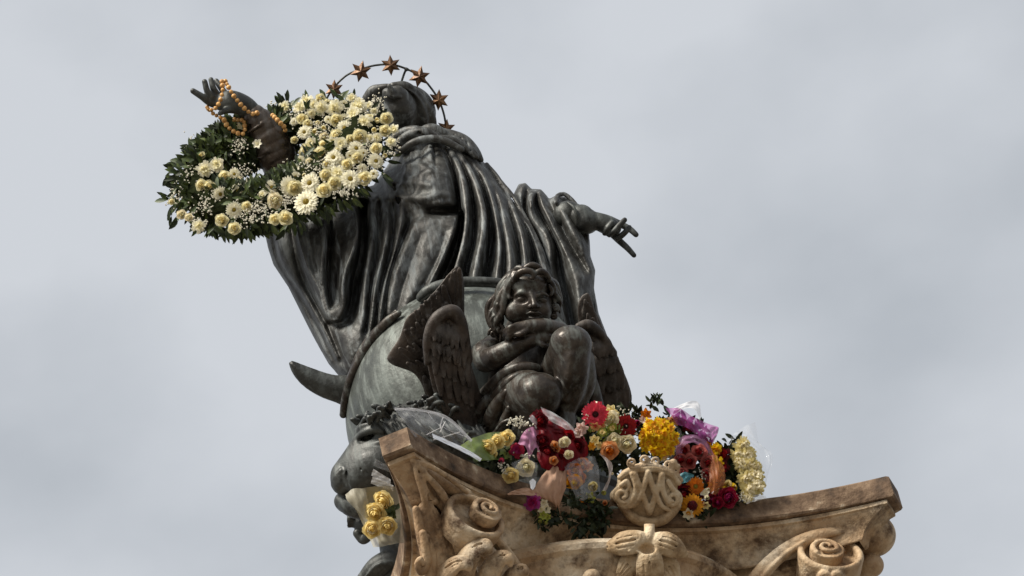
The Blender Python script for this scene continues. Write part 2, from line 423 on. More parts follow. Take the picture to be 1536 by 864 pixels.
# ------------------------------------------------------------------ the bronze Virgin
rnd = random.Random(7)
def heightmap(v):
    """front surface q of the volume at every (x, y)"""
    ins = v.F < 0; n = ins.shape[2]
    idx = n - 1 - np.argmax(ins[:, :, ::-1], axis=2)
    return np.where(ins.any(2), v.ax[2][0] + idx * v.c, np.nan)
class Drape:
    def __init__(s, v): s.v = v; s.H = heightmap(v)
    def q(s, px, py):
        i = np.clip(np.round((np.asarray(px) - s.v.ax[0][0]) / s.v.c).astype(int), 0, s.H.shape[0] - 1)
        j = np.clip(np.round((np.asarray(py) - s.v.ax[1][0]) / s.v.c).astype(int), 0, s.H.shape[1] - 1)
        h = s.H[i, j]
        if np.isnan(h).all(): return np.zeros(len(h))
        x = np.arange(len(h)); ok = ~np.isnan(h)
        h = np.interp(x, x[ok], h[ok])
        for _ in range(3):
            if len(h) > 2: h[1:-1] = (h[:-2] + h[1:-1] * 2 + h[2:]) / 4
        return h
    def line(s, pts, r, lift, k, cut=False):
        p = catmull([(a, b, 0) for a, b in pts], 4.0); n = len(p)
        rr = np.full(n, r, float) if np.isscalar(r) else np.interp(np.linspace(0, 1, n), np.linspace(0, 1, len(r)), r)
        lf = np.full(n, lift, float) if np.isscalar(lift) else np.interp(np.linspace(0, 1, n), np.linspace(0, 1, len(lift)), lift)
        p[:, 2] = zp(p[:, 0], p[:, 1]) + s.q(p[:, 0], p[:, 1]) + lf
        s.v.tube(p, rr, k, cut, step=5.0)
    def ridge(s, pts, r, lift=2.0, k=3.0): s.line(pts, r, lift, k)
    def groove(s, pts, r, deep=(0, 10), k=3.0):
        for d_ in deep: s.line(pts, r, -d_, k, True)

def q3(px, py, q): return (px, py, float(zp(px, py)) + q)
virgin = thing('virgin_statue', WV(712, 431, -330), 'large bronze woman in flowing robes with a halo of stars, standing on the globe', 'statue')

EXPO = (1.6, 2.9, 2.0, 3.4)
def fold_field(v, lines, blur=3.2):
    """height of folded cloth: every line is ('R' or 'V', [(x, y, height)]); ridges are round, valleys creased"""
    xs, ys = v.ax[0], v.ax[1]; H = np.zeros((len(xs), len(ys)))
    LN = []
    for kind, pts in lines:
        p = catmull(pts, 2.0); o = np.argsort(p[:, 1]); LN.append((kind, p[o]))
    for j, y in enumerate(ys):
        c = []
        for li, (kind, p) in enumerate(LN):
            if p[0, 1] <= y <= p[-1, 1]:
                c.append((np.interp(y, p[:, 1], p[:, 0]), np.interp(y, p[:, 1], p[:, 2]), kind, li))
        if not c: continue
        c.sort(); X = np.array([a[0] for a in c])
        h = np.full(len(xs), np.nan); h[xs <= X[0]] = c[0][1]; h[xs >= X[-1]] = c[-1][1]
        for (x0, h0, k0, e0), (x1, h1, k1, _) in zip(c[:-1], c[1:]):
            m = (xs >= x0) & (xs <= x1)
            if not m.any(): continue
            t = (xs[m] - x0) / max(x1 - x0, 1e-6)
            if k0 == k1: w = t * t * (3 - 2 * t)
            elif k0 == 'R': w = t ** EXPO[e0 % 4]
            else: w = 1 - (1 - t) ** EXPO[(e0 + 1) % 4]
            h[m] = h0 + (h1 - h0) * w
        H[:, j] = np.nan_to_num(h)
    n = int(blur * 3 / v.c); kx = np.exp(-0.5 * ((np.arange(-n, n + 1) * v.c) / blur) ** 2); kx /= kx.sum()
    P = np.pad(H, ((0, 0), (n, n)), mode='edge'); H = sum(P[:, i:i + H.shape[1]] * kx[i] for i in range(2 * n + 1))
    H = np.where(H < 0, H * 1.65, H * 1.4)
    rs = np.random.RandomState(len(lines)); xx = xs[:, None]; yy = ys[None, :]      # hammered unevenness of a hand-modelled surface
    for sc, am in ((30, 0.6), (13, 0.35), (6, 0.25)):
        for _ in range(5):
            th = rs.uniform(-0.5, 0.5); f1 = 2 * math.pi / (sc * rs.uniform(.7, 1.4)); f2 = f1 * rs.uniform(0.25, 0.5)
            H = H + am * 0.55 * np.sin(f1 * (xx * math.cos(th) + yy * math.sin(th)) + 2.5 * np.sin(yy * f2 + rs.uniform(0, 6)) + rs.uniform(0, 6)) * np.sin(f2 * (yy + 0.5 * xx) + rs.uniform(0, 6))
    return 0.12 * np.roll(H, 1, 0) + 0.76 * H + 0.12 * np.roll(H, -1, 0)
def robe():
    v = Vol(386, 866, 186, 585, -60, 190, 1.6, shear=True)
    P3 = [(655, 206, 2), (675, 224, 4), (688, 249, 5), (697, 280, 6), (700, 325, 6), (696, 359, 5), (688, 390, 4), (676, 430, 4), (666, 480, 2)]
    P4 = [(665, 205, 2), (690, 233, 4), (707, 260, 6), (718, 288, 7), (726, 325, 7), (723, 359, 7), (717, 388, 6), (711, 420, 5), (706, 480, 2)]
    P5 = [(678, 208, 2), (704, 230, 4), (722, 256, 5), (735, 288, 5), (744, 325, 4), (749, 359, 3), (749, 388, 2), (745, 420, 2), (742, 480, 0)]
    P6 = [(700, 220, 2), (728, 250, 3), (746, 283, 4), (757, 325, 5), (764, 365, 5), (768, 409, 4), (770, 480, 2)]
    P7 = [(730, 246, 2), (747, 266, 4), (762, 293, 6), (772, 320, 7), (782, 348, 7), (787, 378, 6), (791, 430, 4), (795, 490, 2)]
    P8 = [(752, 274, 2), (768, 292, 4), (786, 322, 6), (798, 344, 7), (808, 367, 7), (817, 398, 7), (821, 430, 6), (828, 500, 4)]
    lines = [
     # the hanging sleeve of the raised arm
     ('R', [(397, 300, 0), (398, 345, 0), (406, 380, 0), (416, 402, 2), (438, 436, 2), (468, 494, 2), (500, 552, 0)]),
     ('V', [(408, 300, -6), (409, 345, -7), (413, 375, -10), (424, 404, -6), (446, 438, -9), (474, 488, -9), (504, 545, -6)]),
     ('R', [(418, 300, 2), (418, 345, 3), (420, 380, 5), (434, 410, 3), (454, 440, 4), (479, 482, 4), (508, 540, 2)]),
     ('V', [(436, 300, -8), (438, 345, -10), (446, 390, -12), (458, 425, -12), (474, 457, -12), (491, 490, -9), (514, 545, -6)]),
     ('R', [(443, 300, 6), (446, 336, 9), (453, 366, 10), (464, 404, 10), (473, 421, 9), (480, 438, 8)]),
     ('V', [(458, 300, 0), (462, 345, 0), (467, 380, 1), (474, 408, 2)]),
     ('R', [(480, 300, 4), (478, 345, 5), (479, 380, 6), (481, 405, 7)]),
     ('R', [(487, 300, 4), (486, 345, 6), (485, 368, 6), (483, 400, 8), (483, 425, 9), (486, 450, 10), (491, 468, 10), (496, 482, 8)]),
     ('V', [(496, 300, -18), (495, 345, -24), (493, 380, -26), (491, 410, -24), (493, 440, -18), (497, 462, -8)]),
     ('R', [(512, 300, 0), (513, 335, -2), (510, 365, -4), (504, 400, -14), (503, 430, -14), (503, 455, -8)]),
     ('R', [(526, 300, 4), (530, 317, 8), (535, 345, 10), (529, 378, 11), (519, 404, 11), (515, 430, 11), (514, 455, 10), (506, 478, 6)]),
     ('V', [(540, 300, -40), (541, 352, -48), (536, 390, -50), (529, 420, -50), (526, 450, -42), (518, 476, -24), (508, 492, -8)]),
     ('V', [(551, 300, -34), (550, 352, -44), (545, 390, -50), (538, 430, -46), (534, 460, -30), (526, 486, -12)]),
     ('R', [(512, 494, -2), (522, 515, 4), (527, 560, 2)]),
     ('R', [(561, 300, -2), (557, 360, -4), (551, 400, -2), (547, 440, 1), (545, 476, 2), (538, 506, 2), (532, 560, 0)]),
     ('V', [(569, 300, -12), (567, 380, -20), (558, 420, -20), (553, 460, -14), (548, 500, -12)]),
     ('R', [(577, 300, 0), (581, 345, 5), (575, 378, 6), (568, 406, 6), (561, 442, 5), (557, 482, 3), (548, 530, 0)]),
     ('V', [(589, 300, -10), (591, 345, -16), (584, 385, -18), (576, 415, -15), (568, 450, -10), (562, 500, -10)]),
     ('R', [(597, 285, 2), (602, 322, 4), (593, 372, 2), (582, 410, 3), (575, 439, 5), (571, 468, 5), (566, 520, 0)]),
     ('V', [(606, 300, -4), (613, 322, -12), (612, 338, -18), (604, 358, -14), (592, 388, -9), (582, 422, -7), (577, 460, -6), (574, 510, -6)]),
     # thigh
     ('R', [(626, 330, 4), (614, 356, 5), (600, 395, 5), (590, 430, 3), (582, 475, 2)]),
     ('V', [(634, 345, 3), (622, 380, -1), (608, 420, -3), (594, 470, -3)]),
     ('R', [(655, 326, 6), (648, 355, 6), (634, 395, 5), (618, 435, 4), (602, 475, 2)]),
     ('V', [(670, 340, 4), (660, 380, -1), (644, 414, -4), (626, 446, -5), (610, 480, -6)]),
     ('R', [(685, 322, 6), (680, 350, 7), (668, 378, 7), (652, 412, 6), (636, 442, 4), (618, 478, 2)]),
     # breast gathers
     ('R', [(620, 212, 0), (622, 250, 2), (628, 300, 0)]),
     ('V', [(632, 214, -3), (633, 230, -4), (632, 246, 1)]),
     ('R', [(640, 208, 1), (645, 224, 4), (647, 242, 3), (650, 300, 2)]),
     ('V', [(648, 220, -5), (652, 236, -5), (653, 256, 1)]),
     ('R', [(652, 212, 0), (658, 226, 2), (662, 246, 2), (668, 290, 1), (672, 312, 1)]),
     # the dark valley between thigh and pleats
     ('V', [(661, 215, -6), (676, 241, -16), (684, 266, -26), (688, 298, -36), (690, 325, -44), (686, 350, -50), (678, 378, -50), (666, 406, -50), (650, 446, -46), (640, 480, -40)]),
     ('V', [(694, 318, -44), (692, 355, -50), (684, 384, -50), (676, 410, -50), (664, 446, -46), (654, 480, -40)]),
     ('R', P3),
     ('V', [(664, 210, -2), (690, 241, -6), (703, 272, -12), (710, 310, -20), (710, 359, -26), (704, 388, -28), (699, 415, -28), (692, 480, -20)]),
     ('R', P4),
     ('V', [(673, 208, -2), (698, 238, -5), (716, 262, -10), (728, 292, -18), (734, 320, -26), (736, 359, -34), (733, 388, -36), (729, 415, -34), (724, 480, -26)]),
     ('R', P5),
     ('V', [(691, 216, -1), (718, 243, -3), (734, 270, -4), (746, 300, -5), (752, 340, -7), (756, 370, -9), (756, 409, -11), (756, 480, -8)]),
     ('R', P6),
     ('V', [(716, 232, -2), (743, 264, -3), (760, 296, -7), (770, 335, -13), (776, 365, -17), (779, 400, -18), (782, 480, -14)]),
     ('R', P7),
     ('V', [(745, 262, -2), (767, 294, -6), (782, 325, -12), (794, 355, -20), (801, 385, -26), (806, 420, -28), (812, 480, -22)]),
     ('R', P8),
    ]
    f = fold_field(v, lines)
    f = f + 20 * np.exp(-((v.ax[0][:, None] - 646) / 38.0) ** 2 - ((v.ax[1][None, :] - 272) / 44.0) ** 2)
    v.slab([(395, 340), (402, 372), (410, 397), (432, 430), (447, 460), (463, 492), (478, 520), (493, 546), (517, 574), (560, 568), (600, 535), (700, 545), (820, 530), (850, 480), (834, 420), (818, 375), (800, 340), (778, 312), (752, 278), (730, 247), (712, 230), (690, 210), (665, 202), (640, 198), (612, 206), (596, 226), (580, 250), (560, 278), (520, 286), (440, 300), (400, 320)],
           105, 112, 40, 0, q0=lambda X, Y: -10 + 0.0 * X, extra=f, gain=0.42)
    d = Drape(v); R, G = d.ridge, d.groove
    R([(604, 232), (612, 252), (606, 276), (596, 296)], [2, 4, 4, 2], 0.5, 6); R([(628, 240), (634, 266), (624, 292), (608, 306)], [1.5, 3, 3, 1.5], 0, 8)
    for pts in ([(600, 262), (622, 270), (645, 258), (668, 262)], [(596, 282), (620, 276), (646, 278)], [(602, 296), (630, 300), (662, 292), (680, 296)],
                [(606, 250), (630, 248), (646, 258)], [(604, 306), (628, 312), (660, 304)]):
        R(pts, [1.5, 3, 2.5, 1], 0.4, 8)
    R([(578, 262), (588, 284), (606, 304), (626, 322), (642, 317), (662, 314), (688, 318)], [4, 5, 5, 5, 5, 5, 4], 0, 10)
    R([(444, 330), (452, 366), (464, 404), (473, 421), (480, 436), (485, 457), (491, 472), (498, 480), (508, 476), (515, 458), (514, 432), (519, 404), (528, 380), (535, 352), (532, 320)], 2.6, 2.2, 1.2)
    R([(487, 341), (485, 368), (482.5, 400), (482.5, 426)], 2.2, 1.5, 1.2)
    for P_, w in ((P3, 3.2), (P4, 4), (P5, 2.4), (P7, 3), (P8, 3)):
        R([a[:2] for a in P_], w, -0.8, 3)
    R([(628, 205), (622, 214), (618, 228), (616, 245)], [3, 4, 3, 1.5], 0.5, 4); R([(640, 206), (645, 220), (647, 240)], [3, 4, 1.5], 0.5, 4)
    G([(600, 226), (606, 230), (613, 227), (618, 228)], 4, (0, 6)); G([(590, 280), (600, 300), (616, 318)], [3, 4, 2], (0, 5), 5)
    v.obj('robe', M_BRONZE, virgin)
def collar():
    v = Vol(560, 735, 178, 262, -40, 170, 1.5, shear=True)
    T = lambda pts, r, k=3: v.tube([q3(*p) for p in pts], r, k)
    T([(590, 222, 62), (612, 204, 74), (634, 199, 78), (655, 205, 72)], [6, 8, 8, 6])
    T([(586, 214, 40), (604, 200, 56), (624, 196, 66), (642, 204, 70)], [6, 8, 8, 6])
    T([(600, 228, 88), (620, 214, 100), (645, 208, 100), (668, 212, 92), (692, 224, 80)], [5, 6, 6, 6, 5])
    T([(628, 203, 62), (645, 196, 64), (660, 200, 60), (672, 206, 56)], [8, 11, 10, 6])
    T([(655, 200, 40), (675, 205, 42), (695, 214, 38), (710, 228, 30), (722, 240, 24)], [9, 11, 12, 10, 4])
    T([(662, 206, 50), (680, 212, 52), (700, 222, 46), (716, 234, 38)], [7, 9, 8, 4])
    T([(640, 210, 86), (665, 208, 78), (690, 216, 66), (715, 236, 50)], [5, 6, 6, 4])
    v.ell(q3(650, 225, 20), (60, 26, 40), 6)
    v.tube([q3(628, 200, 84), q3(634, 208, 92)], [3, 2], 2, True); v.tube([q3(610, 212, 90), q3(626, 206, 94)], [3, 2], 2, True)
    for x in (668, 680, 690, 700): v.tube([q3(x, 199 + (x - 668) * 0.45, 52), q3(x + 6, 212 + (x - 668) * 0.45, 60)], [2.2, 1.2], 2, True)
    v.obj('rolled_shawl', M_BRONZE, virgin)
def right_cloak():
    v = Vol(758, 962, 262, 625, -110, 110, 1.6, shear=True)
    lines = [
     ('R', [(782, 270, 2), (779, 292, 3), (781, 315, 3), (788, 340, 1), (796, 375, -6), (800, 420, -10)]),
     ('V', [(791, 280, -8), (788, 305, -14), (790, 330, -18), (798, 352, -22), (808, 385, -28), (812, 420, -30), (818, 450, -30), (830, 490, -28)]),
     ('R', [(801, 282, 7), (797, 302, 8), (796, 322, 6), (806, 338, 6), (817, 347, 7), (825, 368, 7), (825, 398, 7), (829, 421, 7), (839, 449, 7), (850, 500, 6)]),
     ('V', [(806, 288, -12), (804, 308, -18), (814, 326, -20), (827, 350, -24), (835, 375, -28), (839, 410, -30), (849, 450, -30), (858, 500, -26)]),
     ('R', [(809, 288, 7), (816, 309, 8), (826, 335, 8), (839, 360, 9), (852, 385, 10), (863, 412, 10), (869, 440, 8), (874, 500, 2)]),
     ('V', [(821, 296, -6), (831, 315, -10), (845, 345, -13), (861, 375, -13), (875, 398, -9), (884, 412, -4)]),
     ('R', [(833, 294, 9), (842, 312, 10), (854, 332, 10), (867, 357, 9), (877, 378, 7), (885, 400, 5), (891, 410, 5)]),
     ('V', [(846, 300, -18), (858, 320, -16), (871, 345, -12), (881, 368, -8)]),
     ('R', [(854, 296, 0), (864, 314, 0)]),
     ('R', [(890, 412, 5), (882, 430, 3), (875, 455, 0)]),
     ('V', [(888, 422, -10), (890, 445, -16), (894, 490, -16)]),
     ('R', [(893, 420, -4), (897, 470, -4), (910, 520, 0)]),
    ]
    f = fold_field(v, lines, 3.0)
    v.slab([(770, 292), (778, 276), (788, 274), (797, 283), (812, 284), (824, 298), (836, 292), (852, 297), (868, 312), (884, 352), (886, 385), (893, 405), (891, 432), (898, 470), (925, 540), (945, 604), (840, 610), (815, 470), (790, 380)],
           36, 44, 40, 0, q0=lambda X, Y: -32 + 0.0 * X, extra=f, gain=0.42)
    d = Drape(v); R = d.ridge
    R([(834, 304), (836, 294), (846, 291), (858, 300), (867, 312)], 3.5, 8, 2)
    v.obj('right_sleeve', M_BRONZE, virgin)
def head():
    v = Vol(536, 668, 116, 236, -760, -420, 1.4)
    z = float(zp(600, 165))
    v.ell((600, 162, z + 18), (26, 29, 40), 3)                       # jaw seen from below
    v.ell((592, 142, z + 40), (19, 13, 20), 8)                       # mouth and cheeks beyond the chin
    v.tube([(588, 138, z + 58), (584, 129, z + 58)], [5, 4], 4)      # nose
    v.ell((579, 137, z + 46), (5, 4, 6), 5); v.ell((597, 133, z + 46), (6, 4, 6), 5)
    v.tube([(585, 143, z + 60), (592, 145, z + 61), (600, 145, z + 58)], [2, 2.6, 2], 3)
    v.tube([(580, 149, z + 58), (592, 151, z + 62), (604, 149, z + 56)], [1.2, 1.8, 1.2], 2, True)
    v.tube([(602, 170, z + 10), (606, 200, z + 6), (612, 225, z + 10)], [24, 22, 30], 8)   # neck
    v.tube([(588, 178, z + 32), (596, 196, z + 30)], [3, 3], 5); v.tube([(614, 180, z + 28), (612, 200, z + 28)], [3, 3], 5)
    v.obj('head', M_BRONZE, virgin)
    v = Vol(536, 668, 116, 222, -760, -420, 1.4)
    v.ell((606, 170, z - 22), (48, 44, 46), 3)
    v.tube([(590, 129, z + 30), (608, 130, z + 26), (624, 144, z + 16), (638, 163, z + 4), (646, 182, z - 6), (646, 200, z - 10)], [6, 8, 9, 10, 9, 8], 5)
    v.tube([(596, 134, z + 40), (616, 142, z + 30), (630, 160, z + 18), (636, 182, z + 10), (634, 200, z + 6)], [4, 6, 7, 7, 6], 3)
    v.tube([(552, 148, z + 16), (560, 137, z + 20), (570, 133, z + 24), (580, 130, z + 28)], [9, 9, 7, 5], 4)
    v.ell((574, 160, z - 6), (24, 28, 34), 6)
    v.ell((602, 168, z + 60), (26, 34, 60), 2, True)                 # hollow the face sits in
    for i in range(12):
        t = i / 11
        v.tube([(606 + 22 * t, 133 + 14 * t, z + 36), (622 + 20 * t, 150 + 14 * t, z + 28), (630 + 18 * t, 182 + 8 * t, z + 20)], 1.9, 1.2, True)
    v.obj('hair', M_BRONZE, virgin)
def arms():
    z = float(zp(400, 200)) + 130
    v = Vol(282, 470, 112, 300, z - 90, z + 90, 1.2)
    n = 46; ax = catmull([(381, 172, 0), (392, 186, 0), (404, 208, 0), (415, 232, 0), (424, 256, 0), (434, 282, 0)], 2.0)
    r = np.interp(np.linspace(0, 1, len(ax)), [0, 0.12, 0.32, 0.55, 0.8, 1], [15, 20, 26, 27, 26, 25])
    a_ = np.linspace(0, 1, len(ax)); r = r + 1.9 * np.sin(a_ * 58 + 1.2 * np.sin(a_ * 9))
    v.tube(np.column_stack([ax[:, 0], ax[:, 1], ax[:, 2] + z]), r, 1.0, step=2.0)
    for (x, y, a, w) in ((386, 190, 0.5, 1), (398, 206, 0.3, 1), (402, 226, 0.5, 1), (412, 240, 0.2, 1)):   # knuckled creases of the tight sleeve
        v.tube([(x - 16, y + 10, z + 14), (x, y, z + 25), (x + 17, y - 12, z + 16)], [1.5, 2.4, 1.5], 3)
    v.obj('raised_forearm', M_ARM, virgin)
    v = Vol(276, 402, 108, 196, z - 60, z + 60, 1.0)
    T = lambda pts, r, k=3: v.tube([(a, b, z + c) for a, b, c in pts], r, k)
    T([(330, 152, 4), (346, 151, 2), (366, 159, 0), (381, 170, 0), (388, 180, 0)], [9, 15.5, 16, 13, 13], 4)
    v.ell((344, 158, z + 8), (22, 11, 10), 6)
    T([(289.5, 136.5, 16), (303, 145, 14), (316, 154, 8), (334, 158, 4)], [4.4, 5.2, 6, 7])
    T([(307, 122.5, 8), (311.5, 138, 10), (321, 148, 6), (335, 153, 2)], [4.2, 5, 6, 6.5])
    T([(316.5, 119.5, -2), (320.5, 133.5, 2), (328, 144, 0), (340, 150, -2)], [4, 5, 5.5, 6])
    T([(324.5, 121.5, -12), (331, 131, -6), (337, 139, -6), (348, 148, -6)], [4, 4.8, 5, 6])
    T([(330, 170, 22), (338, 166, 20), (350, 164, 10), (366, 165, 4)], [3.6, 5, 6, 7])        # thumb
    v.obj('raised_hand', M_LION, virgin)
    z = float(zp(880, 335)) - 10
    v = Vol(820, 965, 284, 392, z - 60, z + 60, 1.0)
    T = lambda pts, r, k=3: v.tube([(a, b, z + c) for a, b, c in pts], r, k)
    ax = np.linspace(0, 1, 24)
    v.tube(np.column_stack([850 + 30 * ax, 323 + 9 * ax, z - 10 + 2 * ax]), 21 - 2.5 * ax + 1.4 * np.sin(ax * 20 + 2 * np.sin(ax * 7)), 0.8)
    v.tube([(872, 326, z), (877, 333, z + 4)], [19.5, 19.5], 1)
    v.tube([(852, 304, z + 8), (861, 312, z + 18), (866, 328, z + 21), (866, 344, z + 14)], [2, 2.6, 2.6, 2], 2)
    T([(880, 330, 0), (896, 332, 2), (912, 338, 2), (922, 343, 0)], [14, 13.5, 14.5, 10], 4)
    T([(916, 330, -6), (932, 337, -8), (945, 344, -6), (954, 352, -2)], [5.8, 5.2, 4.8, 4.2])
    T([(920, 352, -2), (930, 362, 0), (941, 372, 2), (951, 383, 4)], [5.8, 5.2, 4.6, 3.8])
    T([(914, 352, 14), (922, 346, 18), (930, 337, 16), (937, 330, 12)], [4.4, 4.6, 4.4, 4], 1.2)
    T([(907, 350, 14), (912, 342, 17), (918, 334, 14)], [4, 4.2, 3.6], 2)
    T([(926, 358, 10), (934, 352, 14), (940, 346, 12), (944, 341, 8)], [4.4, 4.6, 4.3, 3.8], 1.2)
    v.obj('lowered_hand', M_LION, virgin)
robe(); collar(); right_cloak(); head(); arms()

def halo():
    zc = float(zp(590, 150)) - 6
    h = thing('star_halo', WV(590, 105, zc), None, None); child(h, virgin)
    pts = [(484, 168), (490, 148), (502, 130), (520, 113), (541, 104), (563, 98), (588, 97), (611, 104), (632, 116), (648, 134), (659, 152), (666, 172), (669, 192), (669, 212)]
    v = Vol(476, 680, 88, 220, zc - 40, zc + 20, 1.0)
    v.tube([(x, y, zc) for x, y in pts], 1.8, 0.5)
    v.tube([(609, 104, zc), (605, 114, zc - 4), (600, 130, zc - 10)], 1.9, 0.5); v.ell((610, 104, zc), (3, 3, 3), 1)
    v.obj('halo_ring', M_LION, h)
    for i, (x, y, a, r) in enumerate(((501, 134, 0.05, 15), (541, 107, 0.22, 17), (586, 98, -0.06, 16), (629, 115, 0.20, 17), (658, 150, 0.05, 16.5), (669, 193, 0.12, 15))):
        P = []; F = []
        for k in range(12):
            t = a + math.pi * k / 6; q = r if k % 2 == 0 else r * 0.50
            P.append((x + q * math.sin(t), y - q * math.cos(t), zc + 4))
        n = len(P)
        P += [(x, y, zc + 11), (x, y, zc - 3)]
        P2 = P[:12]; 
        for k in range(12):
            F.append((k, 12, (k + 1) % 12)); F.append(((k + 1) % 12, 13, k))
        P = np.array(P); mesh_obj('star', W(P[:, 0], P[:, 1], P[:, 2]), F, M_STAR, h, smooth=False)
halo()

# ------------------------------------------------------------------ globe with crescent moon and serpent
GC = np.array([711.0, 621.0, float(zp(711, 621))]); GR = 193.0
globe = thing('bronze_globe', WV(GC[0], GC[1] + 150, GC[2] - 100), 'big smooth greenish bronze globe under the robe, with a crescent horn and a serpent band', 'globe')
def globe_parts():
    n, m_ = 96, 64; P = []
    for i in range(m_ + 1):
        t = math.pi * i / m_
        for k in range(n):
            a = 2 * math.pi * k / n
            P.append((GC[0] + GR * math.sin(t) * math.cos(a), GC[1] + GR * math.sin(t) * math.sin(a), GC[2] + GR * math.cos(t)))
    P = np.array(P); F = [(i * n + k, i * n + (k + 1) % n, (i + 1) * n + (k + 1) % n, (i + 1) * n + k) for i in range(m_) for k in range(n)]
    sharpen(mesh_obj('sphere', W(P[:, 0], P[:, 1], P[:, 2]), F, M_GLOBE, globe), 80)
    z = GC[2]
    v = Vol(490, 660, 436, 640, z - 40, z + 130, 1.6)
    v.tube([(598, 470, z + 70), (581, 483, z + 60), (560, 507, z + 50), (541, 538, z + 44), (527, 568, z + 38), (519, 596, z + 30), (515, 622, z + 16)], [5, 7.5, 7.5, 7, 7, 7, 6], 3)
    v.tube([(594, 466, z + 64), (557, 500, z + 46), (536, 532, z + 40), (521, 568, z + 32)], [2.5, 3, 3, 2.5], 1)
    for i in range(9): v.tube([(588 - 8 * i, 474 + 9.5 * i + .5 * i * i, z + 72 - 4 * i), (596 - 8 * i, 484 + 9.5 * i + .5 * i * i, z + 70 - 4 * i)], 1.2, 1, True)
    v.obj('serpent_band', M_BROWN, globe)
    v = Vol(600, 790, 404, 470, z - 40, z + 110, 1.6)
    v.tube([(632, 446, z + 60), (642, 437, z + 66), (664, 428, z + 66), (696, 423, z + 62), (740, 424, z + 60), (775, 430, z + 56)], [8, 9, 9, 8, 8, 8], 3)
    v.tube([(632, 450, z + 66), (645, 441, z + 73), (668, 432, z + 73), (700, 427, z + 70), (760, 428, z + 64)], 2.2, 1, True)
    v.obj('foot_ledge', M_LION, globe)
    v = Vol(424, 560, 530, 640, z - 60, z + 60, 1.4)
    v.slab(dense([(433, 544), (438, 541), (468, 552), (500, 562), (540, 566), (552, 600), (530, 614), (504, 604), (480, 595), (456, 580), (440, 562)], 5), 26, 14, 14, 0, q0=z - 10)
    v.obj('crescent_horn', M_LION, globe)
globe_parts()
